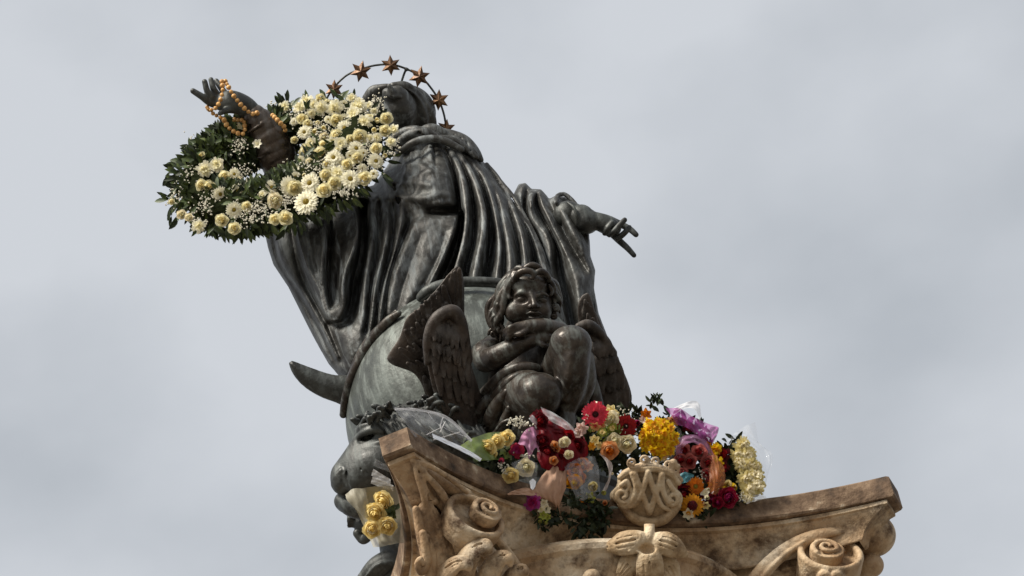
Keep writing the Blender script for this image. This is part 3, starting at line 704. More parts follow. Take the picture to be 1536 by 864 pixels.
# ------------------------------------------------------------------ the seated winged child in front of the globe
putto = thing('cherub_statue', WV(790, 660, 60), 'brown bronze curly-haired child with wings, seated before the globe with one knee raised', 'statue')
def rot_axes(a, b):
    """orthonormal rows whose first axis is a and whose second lies near b"""
    a = np.asarray(a, float); a /= np.linalg.norm(a); b = np.asarray(b, float); b = b - a * (a @ b); b /= np.linalg.norm(b)
    return np.array([a, b, np.cross(a, b)])
def cherub():
    v = Vol(690, 905, 396, 660, -190, 190, 1.3)
    E, T = v.ell, v.tube
    # torso, hips
    T([(790, 500, -70), (782, 540, -55), (776, 590, -25), (776, 620, -5)], [34, 44, 46, 42], 6)
    T([(742, 522, -52), (790, 508, -58), (838, 512, -58)], [22, 26, 24], 8)
    T([(791, 490, -62), (789, 510, -60)], [24, 28], 6)
    # head
    E((792, 444, -45), (43, 48, 50), 4)
    E((794, 456, -18), (33, 37, 38), 8)
    E((774, 468, -2), (18, 17, 18), 8); E((813, 468, -3), (14, 16, 16), 8); E((797, 484, 0), (15, 11, 15), 8)     # cheeks, chin
    E((793, 428, -6), (29, 18, 22), 8)                                   # forehead
    E((782, 449, 19), (10, 6.5, 9), 4, True); E((814, 450, 16), (9, 6.5, 9), 4, True)       # eye sockets
    E((782, 450, 7), (7.5, 5.5, 8), 1.5); E((814, 451, 5), (6.5, 5.5, 8), 1.5)
    T([(774, 451, 10), (782, 447, 14), (791, 450, 12)], [1, 1.6, 1], 1.2); T([(807, 450, 12), (815, 448, 12), (821, 451, 8)], [1, 1.6, 1], 1.2)
    T([(775, 455, 11), (783, 457, 13), (790, 454, 12)], [0.8, 1.3, 0.8], 1); T([(808, 455, 12), (815, 457, 11), (820, 455, 8)], [0.8, 1.2, 0.8], 1)
    T([(773, 443, 10), (783, 438, 15), (794, 443, 16)], [2, 2.6, 2], 4); T([(806, 443, 15), (815, 440, 13), (822, 444, 8)], [2, 2.4, 2], 4)   # brows
    T([(798, 440, 16), (800, 450, 21), (802, 457, 26)], [3.5, 4, 5], 4)        # nose
    E((802, 458.5, 27), (5.5, 4.2, 5), 2); E((796, 460, 22), (3.6, 3, 4), 2); E((808, 460, 21), (3.6, 3, 4), 2)
    E((798.5, 462.5, 26), (1.6, 1.3, 3), 0.8, True); E((805.5, 462.5, 25), (1.6, 1.3, 3), 0.8, True)
    T([(790, 471, 19), (796, 468.5, 23), (801, 469.5, 24), (806, 468.5, 22), (812, 471, 17)], [1.3, 2.4, 2.2, 2.4, 1.2], 1.5)   # lips
    T([(791, 472.3, 21), (801, 473.2, 25), (811, 472.4, 19)], [1.0, 2.9, 1.0], 0.8, True)
    T([(793, 475.5, 19), (801, 477.5, 22), (809, 475.5, 17)], [1.4, 2.6, 1.4], 2)
    E((753, 465, -30), (6, 10, 8), 3); E((753, 465, -24), (3, 6, 4), 1, True)
    # far arm: shoulder, elbow by the raised knee, hand laid over the other wrist
    T([(842, 515, -40), (848, 512, -8), (838, 498, 22)], [20, 18, 15], 4)
    T([(838, 498, 22), (818, 492, 38), (796, 491, 44), (780, 493, 46)], [14.5, 14.5, 12, 10.5], 3)
    E((775, 494, 48), (14, 9, 10), 4)
    for i, (y0, x1, y1, r) in enumerate(((488, 757, 497, 3.6), (492, 757, 503, 3.9), (497, 761, 509, 3.9), (501, 767, 513, 3.5))):
        T([(776 - i, y0, 52 - i), (765, (y0 + y1) / 2 - 1.5, 56 - i), (x1, y1, 44 - i)], [r + .5, r + .3, r], 1.0)
    T([(790, 496, 54), (782, 501, 58), (774, 502, 56)], [4.5, 4.5, 3.6], 2)
    # near arm: upper arm out to the side, forearm crossing under the chin
    T([(744, 522, -46), (726, 530, -18), (728, 541, 4)], [20, 19, 17], 5)
    T([(728, 541, 4), (748, 534, 26), (774, 520, 38), (804, 508, 42)], [17, 17.5, 14.5, 11], 4)
    E((814, 507, 44), (13, 9, 9), 3)
    for i in range(4): T([(818, 502 + 3.5 * i, 48 - i), (828, 506 + 3.5 * i, 46 - i), (833, 513 + 3 * i, 38)], [3.4, 3.4, 2.8], 1)
    T([(808, 513, 50), (815, 518, 52), (822, 519, 48)], [4, 4, 3], 1.5)
    # raised leg
    T([(822, 606, -10), (842, 560, 40), (856, 520, 88)], [38, 34, 30], 6)
    E((856, 513, 92), (29, 23, 22), 10); E((850, 507, 106), (11, 9, 8), 8); E((866, 508, 104), (10, 9, 8), 8)
    T([(857, 520, 90), (858, 552, 92), (855, 585, 86), (849, 616, 86), (848, 632, 92)], [28, 27, 23, 15.5, 15], 5)
    T([(872, 540, 60), (874, 575, 58), (862, 610, 62)], [20, 20, 14], 8)
    T([(857, 535, 116), (853, 565, 117), (848, 600, 105)], [6, 5, 3], 9)               # shin bone
    T([(848, 632, 90), (838, 646, 112), (826, 654, 134)], [15, 14, 9], 5)
    for i in range(5): T([(836 - 5 * i, 647 + 1.5 * i, 128), (830 - 5 * i, 653 + 1.5 * i, 142)], 4.2 - 0.4 * i, 1)
    # lowered leg: thigh towards us, shin tucked below
    T([(762, 606, 0), (784, 596, 60), (806, 594, 110)], [44, 42, 34], 6)
    E((812, 588, 110), (31, 26, 26), 10); E((822, 580, 124), (13, 10, 10), 8); E((802, 584, 130), (14, 11, 9), 8); E((806, 606, 120), (18, 16, 14), 8)
    T([(808, 602, 110), (800, 632, 96), (786, 662, 76)], [30, 24, 16], 5)
    v.obj('body', M_BROWN, putto)
    # hair: curls laid round the skull
    h = Vol(724, 850, 390, 522, -120, 60, 1.1)
    h.ell((790, 442, -54), (45, 44, 46), 3)
    h.ell((798, 462, 10), (34, 50, 52), 3, True)
    rr = random.Random(5)
    def lock(P, w, wave=2.5, ph=0.0):
        q = catmull(P, 3.0); n = len(q); t = np.linspace(0, 1, n)
        q[:, 0] += wave * np.sin(t * 9 + ph) * t; q[:, 1] += wave * 0.5 * np.cos(t * 8 + ph) * t; q[:, 2] += wave * np.cos(t * 9 + ph) * t
        h.tube(q[::2] if n > 8 else q, [w * .6, w, w * 1.05, w * .9, w * .35], 0.5)
    for i in range(15):                              # the long side of the hair, swept back and down
        t = i / 14; j = rr.uniform; t_ = t; zo = j(-5, 6)
        lock([(794 - 12 * t + j(-3, 3), 401 + 4 * t, -16 - 26 * t), (775 - 20 * t, 410 + 12 * t + j(-3, 3), 2 - 32 * t + zo), (759 - 16 * t + j(-4, 4), 434 + 8 * t, 2 - 36 * t + zo), (752 - 14 * t + j(-5, 5), 460 + j(-6, 6), -2 - 34 * t + zo), (748 - 6 * t + j(-8, 8), 484 + j(-8, 12), -6 - 30 * t + zo), (752 + j(-10, 10), 502 + j(-8, 12), -8 - 24 * t)], j(3.4, 5.4), 5.0, j(0, 6))
    for i in range(10):                              # the short side
        t = i / 9; j = rr.uniform; zo = j(-5, 5)
        lock([(800 + 8 * t, 401 + 4 * t, -16 - 20 * t), (816 + 10 * t, 412 + 9 * t, -4 - 28 * t + zo), (829 + 7 * t, 432 + j(-4, 4), -8 - 26 * t + zo), (833 + 5 * t + j(-4, 4), 452 + j(-6, 6), -14 - 22 * t + zo), (831 + j(-3, 5), 472 + j(-6, 6), -16 - 14 * t)], j(3.2, 4.8), 4.4, j(0, 6))
    for (P, w_) in (([(770, 424, 6), (777, 411, 16), (790, 406, 20), (800, 410, 21), (799, 417, 22), (792, 417, 22)], 5), ([(800, 412, 20), (811, 407, 16), (821, 413, 8), (824, 422, 2), (817, 423, 6)], 5), ([(786, 402, 6), (798, 398, 6), (810, 402, 4), (814, 409, 8)], 5),
                    ([(768, 410, -4), (778, 402, 2), (788, 404, 10)], 4.5), ([(766, 428, 4), (762, 440, 4), (766, 448, 8), (771, 444, 8)], 3.6), ([(824, 428, 0), (828, 438, -2), (824, 444, 2)], 3.4)):
        lock(P, w_, 0.6)
    for (x, y, z_) in ((744, 478, -8), (750, 494, -8), (760, 506, -12), (740, 500, -22), (833, 462, -10), (830, 474, -14), (748, 456, -2)):      # tips curl under
        r = rr.uniform(5, 7.5); a0 = rr.uniform(0, 6)
        h.tube([(x + r * (1 - .06 * i) * math.cos(a0 + .62 * i), y + r * (1 - .06 * i) * math.sin(a0 + .62 * i), z_ + .5 * i) for i in range(13)], [2.4, 3.2, 3.0, 2.2], 1.0)
    h.obj('hair', M_BROWN, putto)
    # cloth over the hip
    c = Vol(694, 845, 540, 672, -80, 130, 1.4)
    c.tube([(718, 600, 8), (736, 582, 40), (756, 562, 62), (778, 552, 70), (800, 552, 66), (818, 556, 50)], [9, 10, 9, 9, 8, 4], 4)
    c.tube([(720, 612, 24), (740, 598, 56), (756, 580, 82), (768, 568, 92), (784, 560, 90)], [10, 8, 7, 6, 4], 3)
    c.tube([(734, 660, 30), (738, 628, 62), (748, 604, 82), (760, 588, 96)], [14, 13, 10, 6], 4)
    c.tube([(750, 664, 40), (756, 636, 78), (764, 612, 98)], [11, 9, 5], 3)
    c.tube([(716, 640, 16), (722, 616, 36), (730, 600, 48)], [12, 12, 8], 4)
    c.tube([(772, 664, 60), (776, 644, 88), (782, 626, 104)], [10, 9, 5], 4)
    c.tube([(740, 650, 76), (748, 624, 98), (757, 602, 106)], 2.2, 2, True); c.tube([(728, 640, 60), (738, 612, 74), (752, 590, 88)], 2.2, 2, True)
    c.tube([(742, 648, 92), (754, 634, 104), (768, 630, 108), (775, 633, 106)], [2.5, 3, 3, 2], 1); c.tube([(740, 650, 90), (756, 652, 100), (772, 644, 106)], [3, 3.5, 2], 1)
    c.obj('loincloth', M_BROWN, putto)
    c = Vol(850, 910, 540, 650, -60, 110, 1.5)
    c.tube([(884, 560, 40), (890, 590, 40), (896, 630, 40)], [8, 12, 14], 4); c.tube([(878, 600, 62), (872, 640, 70)], [6, 10], 4)
    c.obj('hanging_cloth', M_BROWN, putto)
cherub()

def feathered(name, parent, vol, outline_pts, q, bow, rows, thick=9, R=16, mt=None, lead=None, quill=True):
    """wing: an inflated vane, overlapping feathers in rows, a rounded leading edge"""
    x0, x1, y0, y1, z0, z1, c = vol
    v = Vol(x0, x1, y0, y1, z0, z1, c)
    v.slab(outline_pts, R, thick * 0.45, thick, 0, q0=q)
    for feathers in rows:
        for (bx, by, tx, ty, w, lift) in feathers:
            b = q(bx, by) + lift - 7.0; t = q(tx, ty) + lift + 4.0
            mxp, myp = (bx + tx) / 2, (by + ty) / 2
            n = np.array([0.12, -0.1, 1.0])
            v.tube([(bx, by, b - 2), (mxp, myp, (b + t) / 2 + 2.0), (tx, ty, t + 1.5)], [w * 0.62, w, w * 0.55], 0.6, flat=(0.1, -0.1, 1, 0.34), step=4)
            if quill: v.tube([(bx, by, b + w * .2), (mxp, myp, (b + t) / 2 + 2 + w * 0.26), (tx * .8 + mxp * .2, ty * .8 + myp * .2, t + 0.8)], [0.9, 0.9, 0.4], 1.0)
    if lead:
        for pts, r in lead:
            v.tube([(x, y, q(x, y) + 6) for x, y in pts], r, 4)
    return v.obj(name, mt or M_WING, parent)
def interp(p, t):
    p = np.asarray(p, float); d = np.concatenate([[0], np.cumsum(np.linalg.norm(np.diff(p, axis=0), axis=1))]); d /= d[-1]
    return np.array([np.interp(t, d, p[:, 0]), np.interp(t, d, p[:, 1])])
def rowf(rnd_, bases, tips, n, w, lift, jit=2.0):
    o = []
    for i in range(n):
        t = (i + 0.5) / n; b = interp(bases, t); e = interp(tips, t)
        o.append((b[0] + rnd_.uniform(-jit, jit), b[1] + rnd_.uniform(-jit, jit), e[0] + rnd_.uniform(-jit, jit), e[1] + rnd_.uniform(-jit, jit), w * rnd_.uniform(0.9, 1.1), lift + rnd_.uniform(-.6, .6)))
    return o
def wings():
    r = random.Random(11)
    # the cherub's wing on the left
    ol = dense([(678, 464), (662, 468), (648, 484), (640, 506), (639, 530), (643, 558), (651, 590), (666, 622), (684, 648), (706, 668), (722, 650), (726, 610), (716, 575), (707, 545), (702, 515), (694, 482), (688, 468)], 5)
    q = lambda x, y: 52 - 0.30 * (np.asarray(x) - 680) - 0.12 * (np.asarray(y) - 560)
    rows = [rowf(r, [(652, 545), (700, 570)], [(690, 655), (718, 640)], 4, 9, 3), rowf(r, [(648, 520), (704, 545)], [(658, 590), (716, 610)], 5, 8, 6),
            rowf(r, [(648, 505), (700, 525)], [(650, 558), (708, 580)], 6, 7, 9), rowf(r, [(648, 492), (697, 505)], [(647, 532), (702, 552)], 7, 6.2, 11), rowf(r, [(652, 480), (692, 490)], [(648, 510), (698, 526)], 7, 5.6, 13),
            rowf(r, [(655, 505), (690, 515)], [(658, 528), (690, 545)], 6, 4.6, 15)]
    feathered('wing', putto, (626, 740, 455, 676, -10, 110, 1.3), ol, q, 0, rows, 8, 16, M_WING,
              [([(640, 545), (641, 510), (650, 484), (664, 471), (680, 468), (690, 482), (697, 508), (703, 540)], [4, 7, 9, 10, 11, 10, 8, 6])])
    # and on the right, behind the raised knee
    ol = dense([(866, 488), (880, 486), (894, 494), (908, 510), (921, 524), (930, 544), (936, 558), (944, 578), (948, 598), (942, 616), (920, 622), (900, 610), (892, 580), (890, 540), (884, 508)], 5)
    q = lambda x, y: 6 - 0.5 * (np.asarray(x) - 900) - 0.2 * (np.asarray(y) - 550)
    rows = [rowf(r, [(900, 575), (932, 560)], [(908, 622), (945, 606)], 6, 8, 3), rowf(r, [(896, 552), (926, 540)], [(900, 590), (938, 580)], 5, 8, 7),
            rowf(r, [(893, 530), (918, 522)], [(896, 562), (930, 552)], 5, 7.5, 10), rowf(r, [(888, 512), (908, 508)], [(894, 538), (920, 530)], 4, 7, 12)]
    feathered('wing', putto, (850, 960, 474, 634, -60, 80, 1.3), ol, q, 0, rows, 8, 14, M_WING,
              [([(868, 490), (882, 488), (897, 498), (911, 515), (921, 528)], [6, 9, 8, 6, 4])])
wings()
# ------------------------------------------------------------------ the winged lion at the left, the ox behind at the right
lion = thing('lion_statue', WV(590, 700, -20), 'black bronze winged lion, its big head in profile below the globe at the left corner', 'statue')
def lion_parts():
    z = 10
    v = Vol(486, 740, 590, 790, z - 110, z + 110, 1.5)
    E = lambda c, r, k=5, cut=False, rot=None: v.ell((c[0], c[1], c[2] + z), r, k, cut, rot)
    T = lambda pts, r, k=4, cut=False: v.tube([(a, b, c + z) for a, b, c in pts], r, k, cut)
    T([(700, 690, -30), (640, 672, -10), (590, 672, 0)], [80, 72, 56], 10)          # neck and skull
    E((572, 668, 0), (38, 40, 50), 10)
    T([(566, 655, 16), (540, 690, 24), (518, 712, 26)], [30, 27, 22], 8)            # bridge of the nose
    E((560, 700, 44), (46, 32, 30), 10, rot=rot_axes((1, -0.35, 0.2), (0.35, 1, 0)))  # the puffed lip
    E((538, 718, 46), (24, 24, 22), 8); E((512, 722, 34), (16, 20, 20), 6)
    T([(512, 706, 48), (504, 716, 46), (500, 728, 36)], [4, 4, 3], 3); T([(512, 716, 56), (516, 728, 56), (510, 736, 50)], [3.4, 3.4, 2.6], 2, True)   # nostril
    T([(524, 700, 50), (520, 716, 58), (524, 734, 58)], [1.5, 3, 2], 3, True)
    T([(506, 744, 30), (530, 742, 58), (556, 736, 68), (586, 722, 64), (606, 708, 56)], [1.2, 2.4, 3, 3, 1.5], 2, True)    # mouth line
    T([(514, 752, 20), (534, 760, 34), (570, 758, 34), (610, 744, 20)], [13, 18, 22, 24], 6)       # lower jaw
    T([(536, 650, 22), (544, 641, 36), (560, 638, 46), (572, 646, 50)], [4, 6, 6, 4], 4)         # brow
    E((550, 655, 42), (15, 6.5, 13), 4, True, rot_axes((0.85, -0.5, 0.3), (0.5, 0.85, 0))); E((549, 656, 29), (7, 4.5, 7), 1.5); T([(534, 659, 30), (545, 650, 42), (560, 645, 50), (574, 648, 52)], [3, 5.5, 6, 3], 4)
    T([(540, 662, 36), (552, 665, 44), (564, 660, 46)], [2, 3, 2], 3); T([(530, 668, 22), (540, 678, 36), (545, 690, 40)], [3, 4, 3], 5)
    for i in range(4): T([(524 + 4 * i, 676 + 5 * i, 28 + 5 * i), (536 + 4 * i, 672 + 6 * i, 38 + 4 * i)], 1.2, 2, True)
    T([(520, 752, 8), (560, 742, 10), (610, 720, 0)], [18, 26, 30], 6)
    for P in ([(548, 684, 46), (562, 676, 54), (580, 678, 58)], [(540, 700, 52), (556, 686, 62), (580, 688, 66)], [(530, 682, 34), (540, 694, 46), (540, 706, 52)]): T(P, [1.2, 2.2, 1.2], 2.5, True)
    for P, q_ in (([(534, 646, 18), (546, 634, 32), (564, 632, 42), (578, 642, 48)], 5), ([(556, 668, 50), (572, 664, 56), (588, 668, 56)], 4), ([(512, 704, 40), (506, 712, 38), (503, 724, 30)], 5)): T(P, [q_ * .6, q_, q_ * .6], 4)
    for i in range(16):
        a = rnd.uniform(0, 6.28); q_ = rnd.uniform(4, 22); T([(556 + q_ * math.cos(a), 712 + q_ * .6 * math.sin(a), 74 - q_ * .3), (559 + q_ * math.cos(a), 715 + q_ * .6 * math.sin(a), 74 - q_ * .3)], 1.1, 1.2, True)
    v.obj('head', M_LION, lion)
    m = Vol(520, 760, 580, 720, z - 120, z + 110, 1.3)
    rr = random.Random(3)
    for i in range(64):
        t = rr.random(); x = 540 + 150 * t; y = 636 - 30 * math.sin(min(1, t * 1.6) * 1.5) + rr.uniform(-2, 22) * (0.3 + t); zz = z + 20 + rr.uniform(-30, 40)
        a = rr.uniform(-2.6, -0.9); l = rr.uniform(12, 24)
        P = [(x, y, zz), (x + l * .5 * math.cos(a), y + l * .5 * math.sin(a), zz + 6), (x + l * math.cos(a) + rr.uniform(-5, 5), y + l * .6 * math.sin(a), zz + 8), (x + l * 1.1 * math.cos(a) + 8, y + l * .4 * math.sin(a) + 5, zz + 4)]
        m.tube(P, [3.2, 4, 3, 1.2], 1.0)
    for i in range(22):
        x = 575 + 7 * i; y = 632 + rr.uniform(-6, 14)
        m.tube([(x, y, z + 58), (x + 12, y + 14 + rr.uniform(-4, 6), z + 66), (x + 30, y + 22 + rr.uniform(-4, 10), z + 62), (x + 44, y + 36, z + 52)], [2.5, 4, 4, 2], 1.0)
    m.obj('mane', M_LION, lion)
    # chest and paw under the jaw
    b = Vol(520, 690, 750, 900, z - 90, z + 70, 1.7)
    b.tube([(600, 760, z - 10), (606, 800, z - 6), (610, 860, z)], [46, 40, 36], 6)
    b.tube([(530, 782, z - 20), (556, 790, z - 6), (590, 790, z)], [9, 12, 20], 4); b.tube([(526, 778, z - 14), (524, 786, z - 16)], [7, 6], 3)
    b.tube([(536, 800, z - 12), (545, 810, z - 8), (556, 800, z)], [7, 7, 8], 3)
    b.tube([(545, 868, z + 10), (566, 850, z + 14), (592, 840, z + 16)], [10, 16, 20], 4)
    for i in range(5): b.tube([(548 + 6 * i, 866, z + 26), (566 + 6 * i, 848, z + 32), (590 + 4 * i, 842, z + 34)], [2.5, 3.5, 3], 1)
    b.obj('chest', M_LION, lion)
    r = random.Random(21)
    ol = dense([(688, 399), (674, 409), (654, 434), (628, 462), (616, 470), (608, 480), (599, 506), (586, 526), (580, 538), (588, 547), (604, 553), (620, 560), (632, 576), (638, 596), (642, 626), (690, 640), (700, 560), (697, 470), (696, 420)], 5)
    q = lambda x, y: -42 - 0.35 * (np.asarray(x) - 640) - 0.15 * (np.asarray(y) - 500) - 0.004 * (np.asarray(x) - 640) ** 2
    rows = [rowf(r, [(672, 470), (690, 470)], [(676, 412), (690, 404)], 3, 7, 3), rowf(r, [(640, 520), (686, 500)], [(618, 470), (668, 428)], 6, 7, 4),
            rowf(r, [(630, 535), (690, 520)], [(604, 500), (676, 452)], 8, 6.5, 7), rowf(r, [(634, 550), (690, 545)], [(596, 526), (684, 486)], 9, 6, 10),
            rowf(r, [(646, 565), (692, 565)], [(606, 546), (690, 520)], 7, 6, 12), rowf(r, [(648, 600), (694, 600)], [(632, 566), (694, 552)], 5, 7, 10), rowf(r, [(650, 630), (690, 630)], [(640, 598), (692, 590)], 4, 7, 9)]
    feathered('wing', lion, (570, 710, 392, 650, -130, 60, 1.3), ol, q, 0, rows, 8, 14, M_WING, quill=False)
lion_parts()
ox = thing('winged_ox_statue', WV(900, 560, -150), 'feathered bronze wing tip rising behind the cherub at the right of the globe', 'statue')
def ox_parts():
    r = random.Random(31)
    ol = dense([(868, 486), (867, 456), (874, 442), (882, 438), (887, 448), (892, 464), (900, 480), (908, 500), (918, 524), (924, 560), (880, 570)], 5)
    q = lambda x, y: -120 - 0.3 * (np.asarray(x) - 890)
    rows = [rowf(r, [(876, 500), (905, 520)], [(876, 448), (890, 462)], 3, 6, 3), rowf(r, [(880, 520), (912, 530)], [(880, 470), (904, 492)], 4, 6, 6)]
    feathered('wing', ox, (856, 935, 430, 580, -170, -60, 1.4), ol, q, 0, rows, 7, 12, M_WING)
    v = Vol(770, 950, 560, 800, -330, -60, 2.2)
    v.tube([(840, 600, -200), (860, 680, -180), (850, 760, -150)], [60, 66, 60], 8)
    v.obj('body', M_LION, ox)
ox_parts()
def plinth():
    """the bronze base the figures sit on"""
    t = thing('bronze_plinth', CAP(0., 0., 10.), 'round dark bronze base under the globe, mostly hidden by the figures and flowers', 'plinth')
    for nm, pr in (('drum', [(225, 0.5), (230, 12), (222, 24), (205, 40), (200, 120), (206, 128), (206, 140), (160, 150)]),):
        lathe(pr, nm, M_LION, t)
    pr = [(120, 148), (112, 170), (96, 190), (92, 240), (60, 262)]
    lathe(pr, 'neck', M_LION, t)
plinth()
# ------------------------------------------------------------------ carved ornament of the capital
def unit(a): a = np.asarray(a, float); return a / np.linalg.norm(a)
def vol_disc(v, c, n, r, back, front, k=2.0, cut=False):
    """a flat disc facing n"""
    n = unit(n); c = np.asarray(c, float); R_ = r + back + front + 4
    t = v.sub(c - R_, c + R_)
    if t is None: return
    sl, X, Y, Z = t; x, y, z = X - c[0], Y - c[1], Z - c[2]
    a = x * n[0] + y * n[1] + z * n[2]; rad = np.sqrt(np.maximum(x * x + y * y + z * z - a * a, 0))
    d = np.maximum(rad - r - 0.06 * a, np.maximum(a - front, -a - back)).astype(np.float32)
    v.put(sl, d, k, cut)
def spiral(v, c, n, e, r0, r1, turns, a0, w, sign=1, rise=0.0):
    n = unit(n); e = unit(np.asarray(e, float) - n * (np.asarray(e) @ n)); f = np.cross(n, e); P = []
    N_ = 44
    for i in range(N_):
        t = i / (N_ - 1); r = r0 * (r1 / r0) ** t; a = a0 + sign * turns * 2 * math.pi * t
        P.append(np.asarray(c) + r * (math.cos(a) * e + math.sin(a) * f) + n * rise * t)
    v.tube(P, [w, w, w * 0.8], 1.5)
def carve_leaf(v, P, w, fl_):
    v.tube(P, w, 1.6, flat=fl_)
    q = catmull(P, 4); wid = np.interp(np.linspace(0, 1, len(q)), np.linspace(0, 1, len(w)), w); d_ = np.gradient(q, axis=0); d_ /= np.linalg.norm(d_, axis=1)[:, None]; n_ = unit(fl_[:3]); s_ = np.cross(d_, n_)
    for off, cut, r_ in ((0.0, True, 1.8), (0.45, True, 1.0), (-0.45, True, 1.0), (0.97, False, 2.0), (-0.97, False, 2.0)):
        L_ = q + s_ * (wid * off)[:, None] + n_ * (wid * fl_[3] * math.sqrt(max(0, 1 - off * off)) + (0.4 if cut else 1.0))[:, None]
        v.tube(L_[1:-1], r_, 1.0, cut)
def scroll(v, c, n, e, R_, back, off, ri, sg):
    """a volute: drum with a raised rim, a hollow, and the rolled eye standing proud of it"""
    n = unit(n); e = unit(np.asarray(e, float) - n * (np.asarray(e, float) @ n)); f = np.cross(n, e)
    vol_disc(v, c, n, R_, back, 0, 3); vol_disc(v, c + n * 12, n, R_ - 9, 22, 8, 2, True)
    P = [c + (R_ - 5) * (math.cos(a) * e + math.sin(a) * f) + n * 1 for a in np.linspace(0, 2 * math.pi, 40)]
    v.tube(P, 5.2, 1.5)
    o = c + np.array([off[0], off[1], 0.0]); vol_disc(v, o, n, ri, 12, 8, 2); vol_disc(v, o + n * 14, n, ri - 8, 10, 6, 1.5, True)
    P = []
    for i in range(50):
        t = i / 49; a = 2.4 + sg * t * 2.6 * math.pi * 1.25; r = ri - 3 - (ri - 7) * t ** 0.9
        P.append(o + r * (math.cos(a) * e + math.sin(a) * f) + n * (8 + 4 * t))
    v.tube(P, [4.2, 4.2, 3.6, 3.2], 1.2)
def ornaments():
    # volute on the left
    v = Vol(560, 830, 690, 900, 250, 620, 1.6)
    n = (0.44, -0.72, 0.52); c = np.array([713, 775, 436.0]); e = (0.87, 0.5, 0.0)
    scroll(v, c, n, e, 48, 36, (15, -6), 24, 1)
    v.tube([(676, 764, 410), (690, 792, 404), (712, 812, 404), (736, 832, 404), (756, 860, 404), (768, 895, 404)], [10, 14, 15, 13, 12, 12], 3, flat=(0.4, -0.6, 0.7, 0.6))
    v.tube([(744, 806, 420), (764, 832, 410), (784, 866, 404), (796, 900, 400)], [5, 7, 8, 8], 2)
    v.obj('volute', M_STONE, col_thing)
    # scrolls tucked under the left corner
    v = Vol(570, 780, 660, 900, 270, 520, 1.6)
    v.tube([(622, 690, 450), (640, 712, 436), (668, 728, 420), (700, 742, 400)], [7, 11, 12, 9], 5)
    v.tube([(636, 704, 455), (632, 722, 455), (640, 742, 448), (652, 752, 436)], [5, 7, 7, 6], 4)
    v.ell((648, 745, 450), (8, 7, 12), 3, True); v.ell((640, 728, 466), (5, 7, 8), 3, True)
    v.tube([(620, 694, 462), (626, 716, 462), (634, 738, 458), (640, 764, 450)], [3, 4, 5, 5], 3); v.tube([(626, 698, 462), (648, 722, 452), (664, 742, 440), (672, 760, 430)], [3, 5, 6, 5], 3)
    v.tube([(618, 690, 462), (646, 700, 452), (672, 716, 440), (700, 738, 420)], 4, 3)
    carve_leaf(v, [(640, 766, 448), (652, 800, 446), (668, 850, 448), (682, 905, 452)], [15, 19, 20, 20], (0.45, -0.25, 0.85, 0.5))
    v.tube([(624, 764, 462), (632, 805, 462), (642, 850, 462), (650, 900, 462)], [6, 8, 8, 8], 2)
    v.tube([(660, 752, 426), (690, 790, 400), (715, 830, 396), (735, 880, 396)], [10, 11, 12, 12], 3, flat=(0.6, -0.3, 0.7, 0.6))
    v.obj('corner_scroll', M_STONE, col_thing)
    v = Vol(590, 670, 780, 890, 400, 540, 1.3)
    v.tube([(634, 800, 470), (638, 820, 470), (640, 845, 468), (632, 858, 472), (626, 846, 476), (631, 838, 478), (635, 846, 478)], [6, 7, 7, 6, 5, 4, 3], 1.5)
    v.tube([(640, 806, 462), (648, 836, 458), (648, 870, 458)], [6, 8, 8], 3)
    v.obj('small_scroll', M_STONE, col_thing)
    # acanthus leaves
    for (P, w, f_) in (([(664, 920, 436), (662, 884, 450), (668, 862, 462), (684, 846, 474), (700, 846, 478), (706, 856, 474)], [16, 19, 18, 14, 10, 4], (-0.5, -0.5, 0.9, .5)),
                       ([(690, 920, 432), (690, 880, 444), (697, 848, 456), (712, 824, 470), (728, 818, 474), (736, 828, 470)], [17, 21, 20, 16, 11, 4], (-0.4, -0.5, 0.9, .5)),
                       ([(722, 920, 432), (728, 882, 444), (738, 852, 456), (752, 836, 464), (763, 838, 464), (766, 848, 458)], [15, 18, 17, 13, 9, 4], (-0.2, -0.5, 0.9, .5)),
                       ([(752, 920, 430), (760, 884, 440), (770, 862, 448), (783, 854, 452), (790, 862, 448)], [13, 15, 13, 10, 4], (0, -0.5, 0.9, .5))):
        v = Vol(640, 810, 800, 925, 380, 510, 1.5); carve_leaf(v, P, w, f_); v.obj('acanthus_leaf', M_STONE, col_thing)
    # volute on the right
    v = Vol(1080, 1350, 770, 940, 20, 260, 1.6)
    n = (0.12, -0.84, 0.50); c = np.array([1246, 832, 172.0]); e = (0.98, -0.18, 0)
    scroll(v, c, n, e, 50, 52, (-6, -3), 26, 1)
    v.tube([(1116, 900, 185), (1140, 862, 178), (1170, 832, 168), (1204, 811, 156), (1240, 799, 146), (1284, 795, 136)], [13, 13, 12, 11, 9, 6], 3, flat=(0.4, -0.6, 0.7, 0.6))
    v.tube([(1124, 900, 194), (1150, 860, 187), (1178, 832, 178), (1206, 813, 168)], 4, 2)
    v.tube([(1226, 878, 205), (1236, 862, 214), (1246, 866, 216), (1256, 862, 212), (1266, 876, 200)], [9, 8, 5, 8, 8], 2)
    v.tube([(1220, 930, 190), (1230, 895, 200), (1262, 900, 195)], [12, 12, 12], 3)
    v.obj('volute', M_STONE, col_thing)
    v = Vol(1215, 1370, 750, 900, -30, 200, 1.5)
    v.ell((1309, 803, 92), (35, 33, 34), 3); v.ell((1306, 848, 104), (20, 19, 20), 2); v.tube([(1300, 866, 108), (1296, 900, 112)], [12, 14], 3)
    v.tube([(1336, 785, 112), (1322, 815, 122), (1304, 836, 122)], 2.2, 2, True); v.tube([(1328, 780, 118), (1310, 806, 126), (1292, 826, 122)], 1.8, 2, True)
